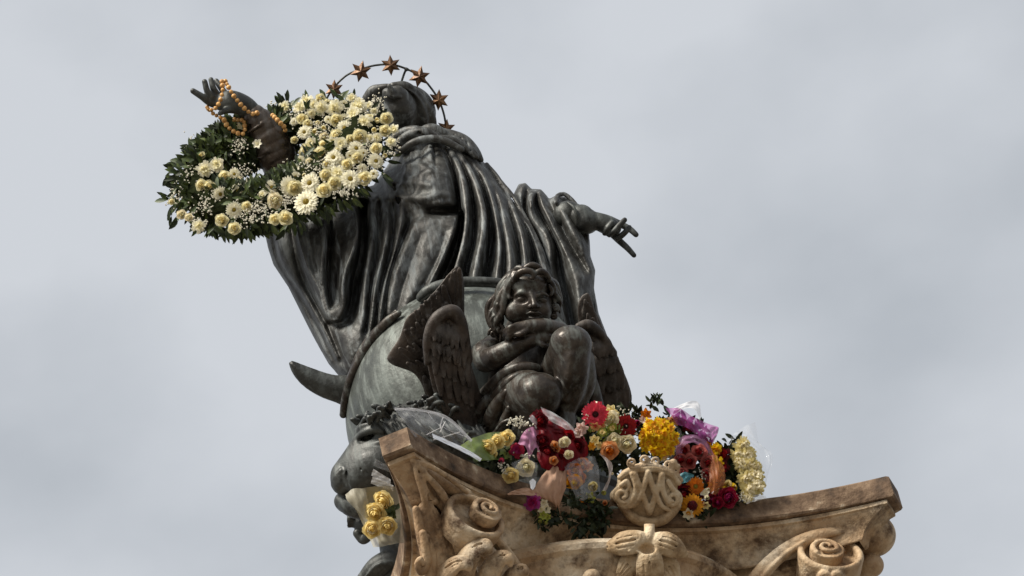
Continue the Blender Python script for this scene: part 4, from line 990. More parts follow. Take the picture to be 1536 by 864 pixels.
    v.tube([(1232, 797, 142), (1262, 797, 138), (1288, 795, 132), (1312, 788, 124), (1328, 777, 112), (1326, 768, 108), (1312, 771, 112), (1305, 781, 116), (1309, 788, 118)], [4, 4, 4, 4, 4, 3.5, 3.5, 3.5, 3], 2)
    v.ell((1315, 781, 118), (6, 5, 10), 2, True); v.ell((1298, 806, 126), (5, 4, 8), 3, True)
    v.obj('corner_scroll', M_STONE, col_thing)
    # shield with the monogram, and its crown
    sh = thing('monogram_shield', WV(970, 740, 215), None, None); child(sh, col_thing)
    z = 228
    zf = lambda x, y: z + 0.16 * (np.asarray(y, float) - 740) * -1.0 - 0.35 * (np.asarray(x, float) - 970) * 0.4
    v = Vol(900, 1036, 680, 800, z - 70, z + 60, 1.1)
    v.slab(dense([(929, 712), (940, 705), (957, 701), (975, 700), (997, 704), (1013, 712), (1018, 722), (1016, 734), (1022, 748), (1020, 758), (1010, 772), (994, 785), (972, 791), (951, 785), (939, 772), (930, 759), (917, 752), (915, 740), (924, 730), (926, 720)], 4), 20, 15, 30, 2, q0=lambda X, Y: zf(X, Y) - 12)
    Zf = lambda x, y: float(zf(x, y)) + 18 * math.sqrt(max(0.04, 1 - ((x - 970) / 56) ** 2 - ((y - 745) / 62) ** 2)) - 12
    L = lambda P, w, l=0.0: v.tube([(x, y, Zf(x, y) + l) for x, y in P], w, 1.0)
    v.slab(dense([(940, 716), (975, 710), (1006, 718), (1012, 742), (996, 764), (974, 773), (950, 764), (936, 742)], 4), 1, 0.1, 0.1, 0, q0=z - 200)
    L([(930, 716), (944, 707), (975, 703), (1004, 710), (1018, 724)], [4.5, 5, 5, 5, 4.5], 3)
    L([(932, 757), (944, 772), (960, 781), (976, 784), (994, 780), (1008, 769), (1016, 760)], [6, 7, 8, 8, 8, 7, 6], 4)
    v.tube([(x, y, Zf(x, y) + 2) for x, y in [(942, 714), (958, 711), (990, 712), (1005, 720)]], 1.2, 1, True)
    for cx, cy, sg, a0 in ((934, 743, 1, -1.2), (1009, 748, -1, 4.2)):
        vol_disc(v, (cx, cy, Zf(cx, cy) - 2), (0, 0, 1), 15, 10, 3, 3)
        spiral(v, (cx, cy, Zf(cx, cy) + 3), (0, 0, 1), (1, 0, 0), 17 if sg > 0 else 14, 4, 1.4, a0, 3.8, sg, 4)
    L([(932, 728), (940, 722), (944, 730), (938, 738)], [4, 4, 3, 2], 5); L([(1002, 722), (1008, 732), (1016, 742)], [4, 4, 4], 5)
    # the pattern strokes of the monogram
    lt = 5.5
    L([(948, 711), (954, 730), (948, 752), (937, 760)], [4.2, 4.4, 4.4, 3], lt); L([(952, 711), (962, 737), (974, 769)], 4.6, lt)
    L([(972, 709), (962, 740), (952, 757), (937, 761)], [4.6, 4.6, 4, 3], lt + .5); L([(972, 709), (982, 738), (992, 758), (1007, 767)], [4.6, 4.6, 4, 3], lt + .5)
    L([(992, 712), (984, 740), (974, 769)], 4.6, lt); L([(993, 712), (994, 735), (1002, 752), (1008, 758)], [4.6, 4.4, 4, 3], lt)
    for P in ([(968, 733), (975, 749), (968, 763), (961, 749)], [(951, 738), (957, 748), (947, 757)], [(986, 739), (994, 756), (982, 758), (979, 750)], [(958, 714), (967, 712), (963, 726)], [(979, 712), (988, 713), (983, 726)]):
        c_ = np.mean(P, 0)
        for a_, b_ in zip(P, P[1:] + P[:1]): v.tube([(c_[0] + .55 * (a_[0] - c_[0]), c_[1] + .55 * (a_[1] - c_[1]), Zf(*c_) + 1), (c_[0] + .55 * (b_[0] - c_[0]), c_[1] + .55 * (b_[1] - c_[1]), Zf(*c_) + 1)], 2.6, .8, True)
    v.obj('shield', M_CREAM, sh)
    v = Vol(930, 1030, 668, 725, z - 60, z + 60, 1.0)
    v.tube([(936, 710, z + 4), (958, 700, z + 10), (982, 700, z + 6), (1006, 708, z - 2), (1020, 720, z - 8)], 5, 2)
    for x, y, r, s_ in ((948, 694, 8, 1), (966, 690, 8, -1), (984, 692, 8, 1), (1002, 698, 8, -1), (1014, 706, 7, 1)):
        spiral(v, (x, y, z + 8 - (x - 970) * .3), (0, 0, 1), (1, 0, 0), r, 2.5, 1.3, 1.0, 2.4, s_, 2)
    v.ell((1010, 694, z - 4), (6, 6, 6), 2); v.ell((1016, 700, z - 6), (5, 5, 5), 2)
    v.obj('crown', M_STONE, sh)
    # lily below the shield
    z = 306
    v = Vol(895, 1050, 785, 915, z - 60, z + 60, 1.2)
    v.tube([(974, 786, z - 14), (974, 802, z + 4), (972, 815, z + 8)], [8, 8, 6], 3)
    carve_leaf(v, [(940, 852, z - 14), (934, 872, z - 6), (922, 886, z - 2)], [9, 15, 3], (-0.3, 0.3, 1, .55))
    carve_leaf(v, [(958, 826, z - 8), (944, 846, z - 2), (928, 866, z + 2)], [8, 17, 5], (-0.35, 0.2, 1, .55))
    carve_leaf(v, [(988, 828, z - 12), (1002, 850, z - 6), (1016, 878, z - 4)], [8, 17, 5], (0.35, 0.2, 1, .55))
    carve_leaf(v, [(974, 812, z), (956, 812, z + 8), (936, 816, z + 9), (908, 822, z - 4)], [8, 17, 18, 4], (-0.1, -0.25, 1, .62))
    carve_leaf(v, [(976, 812, z), (992, 814, z + 6), (1008, 820, z + 4), (1028, 832, z - 10)], [8, 17, 17, 5], (0.15, -0.25, 1, .62))
    carve_leaf(v, [(973, 822, z + 4), (974, 838, z + 14), (975, 856, z + 15), (976, 884, z + 4)], [8, 19, 20, 8], (0, 0.15, 1, .62))
    v.ell((972, 824, z + 18), (11, 9, 10), 3, True)
    v.tube([(944, 822, z + 17), (958, 828, z + 20), (968, 836, z + 22)], [3.5, 2, 2], 1); v.ell((945, 826, z + 19), (4, 4, 4), 1)
    v.obj('carved_lily', M_CREAM, col_thing)
    v = Vol(860, 930, 845, 905, 290, 390, 1.2)
    v.ell((888, 868, 335), (15, 15, 15), 2)
    v.obj('carved_bud', M_STONE, col_thing)
ornaments()
# ------------------------------------------------------------------ flowers
class MB:
    def __init__(s): s.v = []; s.f = []; s.m = []
    def grid(s, P, mi=0):
        """P: rows x cols x 3"""
        P = np.asarray(P, float); a, b = P.shape[:2]; o = len(s.v)
        s.v += [tuple(p) for p in P.reshape(-1, 3)]
        for i in range(a - 1):
            for j in range(b - 1):
                s.f.append((o + i * b + j, o + i * b + j + 1, o + (i + 1) * b + j + 1, o + (i + 1) * b + j)); s.m.append(mi)
    def ball(s, c, r, mi=0, n=6, m_=4, sq=1.0):
        o = len(s.v)
        for i in range(m_ + 1):
            t = math.pi * i / m_
            for k in range(n):
                a = 2 * math.pi * k / n; s.v.append((c[0] + r * math.sin(t) * math.cos(a), c[1] + r * math.sin(t) * math.sin(a), c[2] + r * sq * math.cos(t)))
        for i in range(m_):
            for k in range(n):
                s.f.append((o + i * n + k, o + (i + 1) * n + k, o + (i + 1) * n + (k + 1) % n, o + i * n + (k + 1) % n)); s.m.append(mi)
    def mesh(s, name, mats):
        me = bpy.data.meshes.new(name); me.from_pydata(s.v, [], s.f); me.update()
        for m_ in mats: me.materials.append(m_)
        me.polygons.foreach_set('material_index', np.array(s.m, dtype=np.int32)); me.polygons.foreach_set('use_smooth', np.ones(len(s.m), dtype=bool))
        return me
def petal(mb, rnd, a0, spread, r0, r1, z0, z1, curl, nu=6, nv=6, mi=0, wav=0.03, tipn=2.2):
    P = []
    ph = rnd.uniform(0, 6)
    for i in range(nv):
        t = i / (nv - 1); row = []
        w = spread * (0.45 + 0.55 * math.sin(min(1, t * 1.25) * math.pi / 2)) * math.sqrt(max(0.02, 1 - max(0, (t - 0.45) / 0.55) ** tipn * 0.92))
        r = r0 + (r1 - r0) * (t ** 0.7) + curl * max(0, t - 0.6) ** 2 * 2.0; z = z0 + (z1 - z0) * t - curl * max(0, t - 0.62) ** 2 * 2.6
        for j in range(nu):
            u = 2 * j / (nu - 1) - 1; a = a0 + u * w; rr = r * (1 + 0.05 * (1 - abs(u))) + wav * math.sin(5 * u + ph + 4 * t)
            row.append((rr * math.cos(a), rr * math.sin(a), z + wav * math.sin(7 * u + ph) * t - 0.10 * abs(u) ** 2 * t))
        P.append(row)
    mb.grid(P, mi)
def rose_mesh(seed, mats, openness=1.0):
    r = random.Random(seed); mb = MB(); o = openness
    layers = [(2, 1.9, 0.10, 0.16, 0.74, -0.55), (3, 1.5, 0.18, 0.26, 0.72, -0.45), (3, 1.4, 0.28, 0.38 * o, 0.68, -0.30), (4, 1.2, 0.38, 0.52 * o, 0.60, -0.05), (4, 1.15, 0.46, 0.66 * o, 0.48, 0.14), (5, 0.98, 0.52, 0.80 * o, 0.32, 0.22), (5, 0.98, 0.54, 0.93 * o, 0.10, 0.22)]
    for li, (n, sp, r0, r1, zt, cu) in enumerate(layers):
        off = r.uniform(0, 6)
        for k in range(n):
            petal(mb, r, off + 2 * math.pi * k / n + r.uniform(-.15, .15), sp * r.uniform(0.9, 1.1), r0, r1 * r.uniform(.94, 1.06), -0.55 + 0.04 * li, zt + r.uniform(-.04, .04), cu, mi=0 if li > 2 else 1)
    return mb.mesh('rose', mats)
def daisy_mesh(seed, mats, n=21, cr=0.27, dark=False, ring2=True):
    r = random.Random(seed); mb = MB()
    for ring, (nn, Ln, z0, z1) in enumerate(((n, 1.0, 0.0, 0.02), (n - 3, 0.86, 0.05, 0.16), (n - 5, 0.55, 0.10, 0.24)) if ring2 else ((n, 1.0, 0, 0.05), (n, .85, .04, .1))):
        for k in range(nn):
            a = 2 * math.pi * (k + 0.5 * ring) / nn + r.uniform(-.06, .06); L_ = Ln * r.uniform(.9, 1.05); w = (0.155 if ring < 2 else 0.10) * r.uniform(.85, 1.1); ca, sa = math.cos(a), math.sin(a); tw = r.uniform(-.03, .03); dz = r.uniform(-.05, .05)
            P = []
            for i in range(5):
                t = i / 4; d = 0.16 + (L_ - 0.16) * t; ww = w * math.sin(math.pi * (0.16 + 0.74 * t)) ** 0.7 * (1 if t < .99 else .7); z = z0 + (z1 - z0 + dz) * t + 0.05 * math.sin(t * 3) - 0.06 * t * t
                P.append([(d * ca - u * ww * sa, d * sa + u * ww * ca, z + tw * u * t - 0.035 * (1 - abs(u))) for u in (-1, 0, 1)])
            mb.grid(P, 0)
    mb.ball((0, 0, 0.06), cr, 1, 14, 6, 0.6)
    for i in range(70):
        q = cr * math.sqrt(r.random()); a = r.uniform(0, 6.283); mb.ball((q * math.cos(a), q * math.sin(a), 0.06 + 0.6 * math.sqrt(max(0, cr * cr - q * q))), 0.028, 2, 4, 2)
    return mb.mesh('daisy', mats)
def mum_mesh(seed, mats, n=110, hemi=0.62, w0=0.10, loose=0.12):
    r = random.Random(seed); mb = MB(); ga = math.pi * (3 - math.sqrt(5))
    for k in range(n):
        t = (k + 0.5) / n; ph = math.acos(1 - t * (1 - math.cos(math.pi * hemi))); a = k * ga + r.uniform(-.1, .1)
        d = np.array([math.sin(ph) * math.cos(a), math.sin(ph) * math.sin(a), math.cos(ph)]); s_ = unit(np.cross(d, (0.01, 0.02, 1.0))); up = np.cross(s_, d)
        L_ = r.uniform(.82 - loose, 1.02 + loose) * (0.7 + 0.3 * t); d = unit(d + loose * np.array([r.uniform(-1, 1), r.uniform(-1, 1), r.uniform(-1, 1)])); P = []
        for i in range(4):
            q = i / 3; c = d * (0.15 + (L_ - 0.15) * q) + up * (-0.16 * q * q + 0.05 * r.uniform(-1, 1) * q); w = w0 * (0.5 + 0.8 * math.sin(q * 2.6))
            P.append([c - s_ * w, c + up * 0.02, c + s_ * w])
        mb.grid(P, 0 if t > .25 else 1)
    mb.ball((0, 0, -.1), 0.4, 0, 8, 5)
    return mb.mesh('mum', mats)
def six_petal_mesh(seed, mats, n=6, flare=0.8):
    r = random.Random(seed); mb = MB()
    for k in range(n):
        a = 2 * math.pi * k / n + r.uniform(-.1, .1); P = []; ca, sa = math.cos(a), math.sin(a); L_ = r.uniform(.9, 1.05)
        for i in range(6):
            t = i / 5; d = 0.05 + L_ * flare * t ** 1.3; z = -0.5 + 0.9 * t - 0.45 * max(0, t - 0.55) ** 2 * 4; w = 0.30 * math.sin(math.pi * (0.08 + 0.86 * t)) ** 0.8
            P.append([(d * ca - u * w * sa, d * sa + u * w * ca, z + 0.12 * abs(u)) for u in (-1, -.5, 0, .5, 1)])
        mb.grid(P, 0)
    for k in range(5): mb.ball((0.12 * math.cos(k * 1.3), 0.12 * math.sin(k * 1.3), 0.1 + .05 * k), 0.05, 1, 5, 3)
    return mb.mesh('blossom', mats)
def closed_mesh(seed, mats):
    r = random.Random(seed); mb = MB()
    for li, (n, sp, rm) in enumerate(((3, 1.2, .30), (3, 1.15, .42), (4, .95, .50))):
        off = r.uniform(0, 6)
        for k in range(n):
            P = []
            for i in range(8):
                t = i / 7; rr = rm * math.sin(math.pi * (0.10 + 0.66 * t)) * (1 + .18 * max(0, t - .75) * 4 * (li > 0)); w = sp * math.sqrt(max(.03, 1 - max(0, (t - .5) / .5) ** 2.5)); a0 = off + 2 * math.pi * k / n
                P.append([(rr * math.cos(a0 + u * w), rr * math.sin(a0 + u * w), -0.75 + 1.65 * t - .08 * abs(u) * t + r.uniform(-.01, .01)) for u in np.linspace(-1, 1, 6)])
            mb.grid(P, 0 if li else 1)
    return mb.mesh('bud', mats)

def pm(name, c, c2=None, rough=0.55):
    c2 = c2 or tuple(x * 0.8 for x in c)
    m = mat(name, c, rough, 0, [(0.35, c2), (0.62, c)], 60, 0.0, 20, 0.3, sss=0.0)
    # petals let a little light through
    n = m.node_tree.nodes; l = m.node_tree.links; b = n['Principled BSDF']; tr = n.new('ShaderNodeBsdfTranslucent'); tr.inputs[0].default_value = (*c, 1)
    x = n.new('ShaderNodeMixShader'); x.inputs[0].default_value = 0.40; l.new(b.outputs[0], x.inputs[1]); l.new(tr.outputs[0], x.inputs[2]); l.new(x.outputs[0], n['Material Output'].inputs[0])
    return m
C_WHITE = pm('white_petal', (0.92, 0.89, 0.74), (0.90, 0.85, 0.62)); C_CREAM = pm('cream_petal', (0.90, 0.85, 0.60), (0.86, 0.79, 0.48)); C_BUTTER = pm('butter_heart', (0.88, 0.78, 0.42), (0.84, 0.70, 0.32))
C_IVORY = pm('ivory_petal', (0.88, 0.82, 0.62), (0.83, 0.74, 0.50)); C_MUST = pm('mustard_disc', (0.36, 0.26, 0.03), (0.25, 0.18, 0.03)); C_MUST2 = pm('pollen', (0.50, 0.38, 0.06))
C_YEL = pm('yellow_petal', (0.86, 0.63, 0.02), (0.82, 0.52, 0.01)); C_YHEART = pm('yellow_heart', (0.87, 0.71, 0.30), (0.84, 0.64, 0.20)); C_YROSE = pm('soft_yellow_petal', (0.88, 0.75, 0.38), (0.84, 0.67, 0.26)); C_ORG = pm('orange_petal', (0.68, 0.21, 0.01), (0.6, 0.14, 0.01)); C_AMB = pm('amber_petal', (0.78, 0.36, 0.02))
C_RED = pm('red_petal', (0.36, 0.008, 0.012), (0.24, 0.005, 0.008)); C_CORAL = pm('coral_petal', (0.74, 0.06, 0.11), (0.62, 0.04, 0.07)); C_PINK = pm('pink_petal', (0.56, 0.17, 0.15), (0.46, 0.11, 0.10)); C_MAG = pm('magenta_petal', (0.34, 0.012, 0.10), (0.24, 0.008, 0.07))
C_CRIM = pm('crimson_petal', (0.38, 0.012, 0.05)); C_PEACH = pm('peach_petal', (0.74, 0.40, 0.18), (0.7, 0.30, 0.12)); C_DARK = pm('dark_disc', (0.03, 0.008, 0.008)); C_LILAC = pm('lilac_petal', (0.40, 0.05, 0.26)); C_LIME = pm('lime_petal', (0.42, 0.45, 0.08), (0.3, 0.34, 0.05))
C_PALE = pm('pale_straw_petal', (0.72, 0.63, 0.32), (0.60, 0.50, 0.18)); C_MAROON = pm('maroon_petal', (0.10, 0.004, 0.008)); C_BLUSH = pm('blush_petal', (0.72, 0.52, 0.46))
LEAF = mat('leaf_green', (0.03, 0.05, 0.012), 0.55, 0, [(0.32, (0.012, 0.024, 0.006)), (0.5, (0.036, 0.060, 0.010)), (0.68, (0.095, 0.125, 0.02))], 30, 0, 20, 0.5)
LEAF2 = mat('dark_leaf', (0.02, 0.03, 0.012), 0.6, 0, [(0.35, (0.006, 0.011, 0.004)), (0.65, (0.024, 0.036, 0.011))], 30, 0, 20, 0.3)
MOSS = mat('moss', (0.012, 0.016, 0.006), 0.95, 0, [(0.35, (0.006, 0.009, 0.003)), (0.65, (0.018, 0.022, 0.008))], 40, 0.6, 60, 0.05)
LIMEL = mat('light_leaf', (0.14, 0.18, 0.03), 0.5, 0, [(0.35, (0.07, 0.10, 0.015)), (0.65, (0.20, 0.24, 0.04))], 40, 0, 20, 0.4)
STEM = mat('stem_green', (0.05, 0.08, 0.02), 0.6)
GYPS = pm('tiny_white_bloom', (0.86, 0.83, 0.72))
FM = {}
def fmesh(kind, seed=0):
    key = (kind, seed)
    if key in FM: return FM[key]
    k = kind.split(':')
    two = {'cream': (C_CREAM, C_BUTTER), 'ivory': (C_IVORY, C_CREAM), 'white': (C_WHITE, C_CREAM), 'yellow': (C_YROSE, C_YHEART), 'orange': (C_ORG, C_AMB), 'amber': (C_AMB, C_YEL), 'pink': (C_PINK, C_RED), 'peach': (C_PEACH, C_ORG), 'red': (C_RED, C_MAROON), 'crimson': (C_CRIM, C_MAG), 'gold': (C_YEL, C_AMB),
           'coral': (C_CORAL, C_RED), 'magenta': (C_MAG, C_CRIM), 'lilac': (C_LILAC, C_MAG), 'lime': (C_LIME, C_YROSE), 'pale': (C_PALE, C_IVORY), 'maroon': (C_MAROON, C_RED), 'blush': (C_BLUSH, C_IVORY), 'green': (LIMEL, LIMEL)}[k[1]]
    if k[0] == 'rose': me = rose_mesh(seed + 3, two)
    elif k[0] == 'daisy': me = daisy_mesh(seed + 5, [two[0], C_MUST, C_MUST2])
    elif k[0] == 'gerbera': me = daisy_mesh(seed + 7, [two[0], C_DARK, C_MAROON], 24, 0.26)
    elif k[0] == 'duogerbera': me = daisy_mesh(seed + 9, [C_AMB, C_MAROON, C_RED], 22, 0.5)
    elif k[0] == 'mum': me = mum_mesh(seed + 11, two, 100, 0.6, 0.105, 0.16)
    elif k[0] == 'pompon': me = mum_mesh(seed + 13, two, 40, 0.46, 0.17, 0.25)
    elif k[0] == 'carnation': me = mum_mesh(seed + 15, two, 70, 0.55, 0.17, 0.22)
    elif k[0] == 'lily': me = six_petal_mesh(seed + 17, [two[0], two[1]])
    elif k[0] == 'bud': me = closed_mesh(seed + 19, two)
    FM[key] = me; return me
NAME = {'rose': 'rose', 'daisy': 'white_daisy', 'gerbera': 'gerbera', 'duogerbera': 'gerbera', 'mum': 'chrysanthemum', 'pompon': 'chrysanthemum', 'carnation': 'carnation', 'lily': 'lily_blossom', 'bud': 'flower_bud'}
fr = random.Random(77)
def facing(dx, dy, dz):
    return Vector(RT * dx - UP * dy - FWD * dz)
def flower(kind, px, py, z, diam, parent, tilt=0.35, bias=(0, 0.1), seeds=3, label=None, fdir=None):
    me = fmesh(kind, fr.randrange(seeds)); k0 = kind.split(':')[0]
    o = bpy.data.objects.new(NAME[k0], me); COL.objects.link(o)
    d = fdir or (fr.uniform(-tilt, tilt) + bias[0], fr.uniform(-tilt, tilt) + bias[1], 1.0)
    q = facing(*d).normalized().to_track_quat('Z', 'Y')
    o.rotation_mode = 'QUATERNION'
    o.rotation_quaternion = q @ Vector((0, 0, 1)).rotation_difference(Vector((0, 0, 1))) if False else q
    sp = Matrix.Rotation(fr.uniform(0, 6.28), 4, 'Z'); o.rotation_quaternion = (q.to_matrix().to_4x4() @ sp).to_quaternion()
    r = diam * 0.5 * S; o.scale = (r * fr.uniform(.95, 1.05), r * fr.uniform(.95, 1.05), r * (0.85 if k0 in ('rose',) else 1.0)); o.location = WV(px, py, z)
    child(o, parent)
    if label: o['label'] = label
    return o
def leaf_cloud(name, parent, items, mt):
    """items: (px, py, z, dirx, diry, dirz, length px, width px, roll)"""
    V = []; F = []
    for (px, py, z, dx, dy, dz, Ln, w, ro) in items:
        c = np.array([px, py, z], float); d = unit((dx, dy, dz)); s_ = unit(np.cross(d, unit((math.cos(ro), math.sin(ro), 1.2)))); n = np.cross(s_, d); o = len(V)
        for i, t in enumerate((0, 0.25, 0.55, 0.82, 1.0)):
            ww = w * 0.5 * (0.12, 0.8, 1.0, 0.62, 0.0)[i]; p = c + d * Ln * t - n * Ln * 0.16 * t * t
            for u in (-1, 0, 1): V.append(p + s_ * ww * u + n * abs(u) * ww * 0.35)
        for i in range(4):
            for j in range(2): F.append((o + i * 3 + j, o + i * 3 + j + 1, o + (i + 1) * 3 + j + 1, o + (i + 1) * 3 + j))
    V = np.array(V); return mesh_obj(name, W(V[:, 0], V[:, 1], V[:, 2]), F, mt, parent)
def gyp_cloud(name, parent, pts, mt=None, r=(1.0, 1.9)):
    V = []; F = []
    base = [(0, 0, 1), (1, 0, 0), (0, 1, 0), (-1, 0, 0), (0, -1, 0), (0, 0, -1)]; bf = [(0, 1, 2), (0, 2, 3), (0, 3, 4), (0, 4, 1), (5, 2, 1), (5, 3, 2), (5, 4, 3), (5, 1, 4)]
    for (x, y, z) in pts:
        for j in range(2):
            q = fr.uniform(*r); o = len(V); ox, oy = fr.uniform(-1, 1), fr.uniform(-1, 1); a = fr.uniform(0, 1.5); ca, sa = math.cos(a), math.sin(a)
            V += [(x + ox + q * (b[0] * ca - b[1] * sa), y + oy + q * (b[0] * sa + b[1] * ca), z + q * b[2]) for b in base]; F += [tuple(o + i for i in f) for f in bf]
    V = np.array(V); o = mesh_obj(name, W(V[:, 0], V[:, 1], V[:, 2]), F, mt or GYPS, parent); o['kind'] = 'stuff'; return o
def twigs(name, parent, segs, r=0.6, mt=None):
    V = []; F = []
    for a, b in segs:
        a = np.array(a, float); b = np.array(b, float); d = unit(b - a); s_ = unit(np.cross(d, (0.3, 0.2, 1))); t = np.cross(d, s_); o = len(V)
        for p, rr in ((a, r), (b, r * .7)):
            for k in range(4): V.append(p + rr * (s_ * math.cos(k * math.pi / 2) + t * math.sin(k * math.pi / 2)))
        for k in range(4): F.append((o + k, o + (k + 1) % 4, o + 4 + (k + 1) % 4, o + 4 + k))
    V = np.array(V); return mesh_obj(name, W(V[:, 0], V[:, 1], V[:, 2]), F, mt or STEM, parent)

# ------------------------------------------------------------------ the wreath on the raised arm
def wq(px, py): return 124 + 0.50 * (py - 232) + 0.16 * (px - 420)
def wz(px, py): return float(zp(px, py)) + wq(px, py)
wreath = thing('flower_wreath', WV(430, 330, wz(430, 330)), 'big heavy wreath of white and cream flowers on dark leaves, hung over the raised arm', 'wreath')
RING = catmull([(392, 196), (352, 214), (318, 240), (292, 272), (304, 304), (344, 320), (396, 322), (448, 306), (500, 282), (546, 248), (568, 206), (552, 172), (512, 160), (468, 168), (430, 184), (404, 192)], 3.0) if False else catmull([(x, y, 0) for x, y in [(396, 202), (356, 218), (320, 242), (294, 274), (306, 302), (346, 314), (398, 308), (448, 290), (492, 264), (522, 234), (538, 204), (524, 184), (494, 180), (464, 186), (438, 194), (414, 198)]], 3.0)
def wreath_build():
    r = random.Random(9)
    n = len(RING); rad = np.array([np.interp(p[0], [290, 400, 450, 500, 540], [36, 38, 44, 54, 52]) for p in RING]) * np.where(RING[:, 1] < 205, 0.8, 1.0)
    v = Vol(246, 612, 130, 366, -760, -160, 2.6)
    idx = list(range(0, n, 6)) + [0]
    v.tube([(RING[i, 0], RING[i, 1], wz(RING[i, 0], RING[i, 1])) for i in idx], [rad[i] * 0.72 for i in idx], 4, step=6)
    v.obj('moss_ring', MOSS, wreath)
    L1 = []; L2 = []
    def put(lst, x, y, z, out, ln):
        lst.append((x, y, z, out[0], out[1], out[2], ln, ln * r.uniform(.28, .42), r.uniform(0, 6.3)))
    for i in range(5600):
        k = r.randrange(n); p = RING[k]; a = r.uniform(0, 2 * math.pi); tg = unit(RING[min(k + 1, n - 1)] - RING[max(k - 1, 0)])[:2]; nm = np.array([-tg[1], tg[0]])
        cx, sz = math.cos(a), math.sin(a)
        if sz < -0.5 and r.random() < .6: continue
        R_ = rad[k] * r.uniform(.66, .92)
        if sz > -0.1 and p[0] > 425 and r.random() < .88: continue
        if sz > 0.3 and p[0] <= 425 and p[1] > 262 and r.random() < .6: continue
        if p[1] < 200 and p[0] > 440 and r.random() < .6: continue
        x = p[0] + nm[0] * cx * R_; y = p[1] + nm[1] * cx * R_; z = wz(p[0], p[1]) + sz * R_
        sz_ = sz
        out = (nm[0] * cx + tg[0] * r.uniform(-.9, .9) + r.uniform(-.3, .3), nm[1] * cx + tg[1] * r.uniform(-.9, .9) + r.uniform(-.1, .5), sz * 0.35 + r.uniform(-.3, .2))
        put(L1 if r.random() < .6 else L2, x, y, z, out, r.uniform(10, 22))
    # long sprigs along the outer rim
    for (x0, y0, x1, y1) in ((258, 262, 242, 286), (252, 296, 240, 292), (256, 310, 252, 328), (268, 246, 256, 250), (290, 225, 276, 220), (305, 215, 297, 203), (322, 205, 330, 186), (300, 338, 290, 348), (340, 345, 345, 352), (370, 342, 372, 356), (405, 338, 412, 356), (428, 340, 420, 356),
                             (445, 330, 452, 345), (470, 322, 480, 335), (492, 312, 498, 328), (512, 300, 520, 316), (528, 292, 534, 306), (540, 284, 552, 296), (574, 262, 584, 268), (584, 238, 598, 240), (425, 160, 418, 146), (436, 158, 438, 147), (262, 326, 258, 334), (320, 342, 330, 350)):
        for j in range(4):
            put(L1 if j % 2 else L2, x0 + r.uniform(-5, 5), y0 + r.uniform(-5, 5), wz(x0, y0) + r.uniform(-10, 22), (x1 - x0 + r.uniform(-5, 5), y1 - y0 + r.uniform(-5, 5), r.uniform(-4, 8)), r.uniform(14, 24))
    leaf_cloud('foliage', wreath, L1, LEAF); leaf_cloud('dark_foliage', wreath, L2, LEAF2)
    FL = '''D682,370,60 D540,610,70 D615,605,80 D705,590,80 D690,672,100 D880,573,80 D808,480,70 D990,495,62 D905,440,65 D855,352,65 D457,600,66 D395,622,58 D377,705,66 D318,637,62 D380,550,50
    R600,740,58 R553,745,50 R433,690,42 R325,750,50 R378,785,52 R767,620,62 R810,590,55 R773,555,50 R940,568,54 R866,508,50 R693,455,64 R752,462,58 R765,425,48 R820,388,58 R918,390,62 R990,440,50 R1030,362,48 R1035,310,50 R820,318,55 R672,312,46 R910,480,48 I555,665,62 R272,605,50 R237,598,46 R335,560,48 I398,585,46 R235,470,32 I150,725,40 I182,737,34 R108,670,24
    M755,265,62 M815,265,72 M915,258,72 M690,235,56 M665,265,60 M598,262,52 M893,292,60 M942,325,60 W838,420,52 M825,545,62 M995,393,40 W1055,412,42 W1070,355,38 M250,530,66 W305,510,58 M225,775,54 M885,222,42 R750,225,42 R640,610,60 L478,420,48 L645,525,36 W395,355,50 W710,415,44 W725,250,46 R960,310,40 W800,410,40 W500,640,36 R880,400,38 L285,395,40'''.split()
    for t in FL:
        k = t[0]; x, y, d = [float(q) for q in t[1:].split(',')]; px = 220 + x / 2.88; py = 70 + y / 2.88
        j = np.argmin((RING[:, 0] - px) ** 2 + (RING[:, 1] - py) ** 2); dd = math.hypot(RING[j, 0] - px, RING[j, 1] - py)
        zz = wz(px, py) + math.sqrt(max(0.3, 1 - (dd / (rad[j] * 1.3)) ** 2)) * rad[j] * 1.02 + 15
        kind = {'D': 'daisy:white', 'R': 'rose:cream', 'I': 'rose:ivory', 'M': 'mum:white', 'W': 'carnation:white', 'L': 'lily:white'}[k]
        flower(kind, px, py, zz, d / 2.88 * (1.22 if k in 'DMW' else 1.24), wreath, 0.34, (-0.10, -0.14))
    have = [(220 + float(t[1:].split(',')[0]) / 2.88, 70 + float(t[1:].split(',')[1]) / 2.88) for t in FL]; tries = 0; added = 0
    while added < 34 and tries < 4000:                  # smaller blooms fill the packed right half
        tries += 1; px, py = r.uniform(440, 598), r.uniform(150, 275)
        j = np.argmin((RING[:, 0] - px) ** 2 + (RING[:, 1] - py) ** 2); dd = math.hypot(RING[j, 0] - px, RING[j, 1] - py)
        if dd > rad[j] * .92 or py < 150 + max(0, (px - 560) * .4) or min((px - a) ** 2 + (py - b) ** 2 for a, b in have) < 110: continue
        have.append((px, py)); added += 1
        flower(r.choice(['rose:cream', 'daisy:white', 'daisy:white', 'carnation:white', 'rose:ivory', 'bud:cream']), px, py, wz(px, py) + math.sqrt(max(0.3, 1 - (dd / (rad[j] * 1.3)) ** 2)) * rad[j] + 9, r.uniform(13, 18), wreath, .4, (-.05, -.1))
    G = []
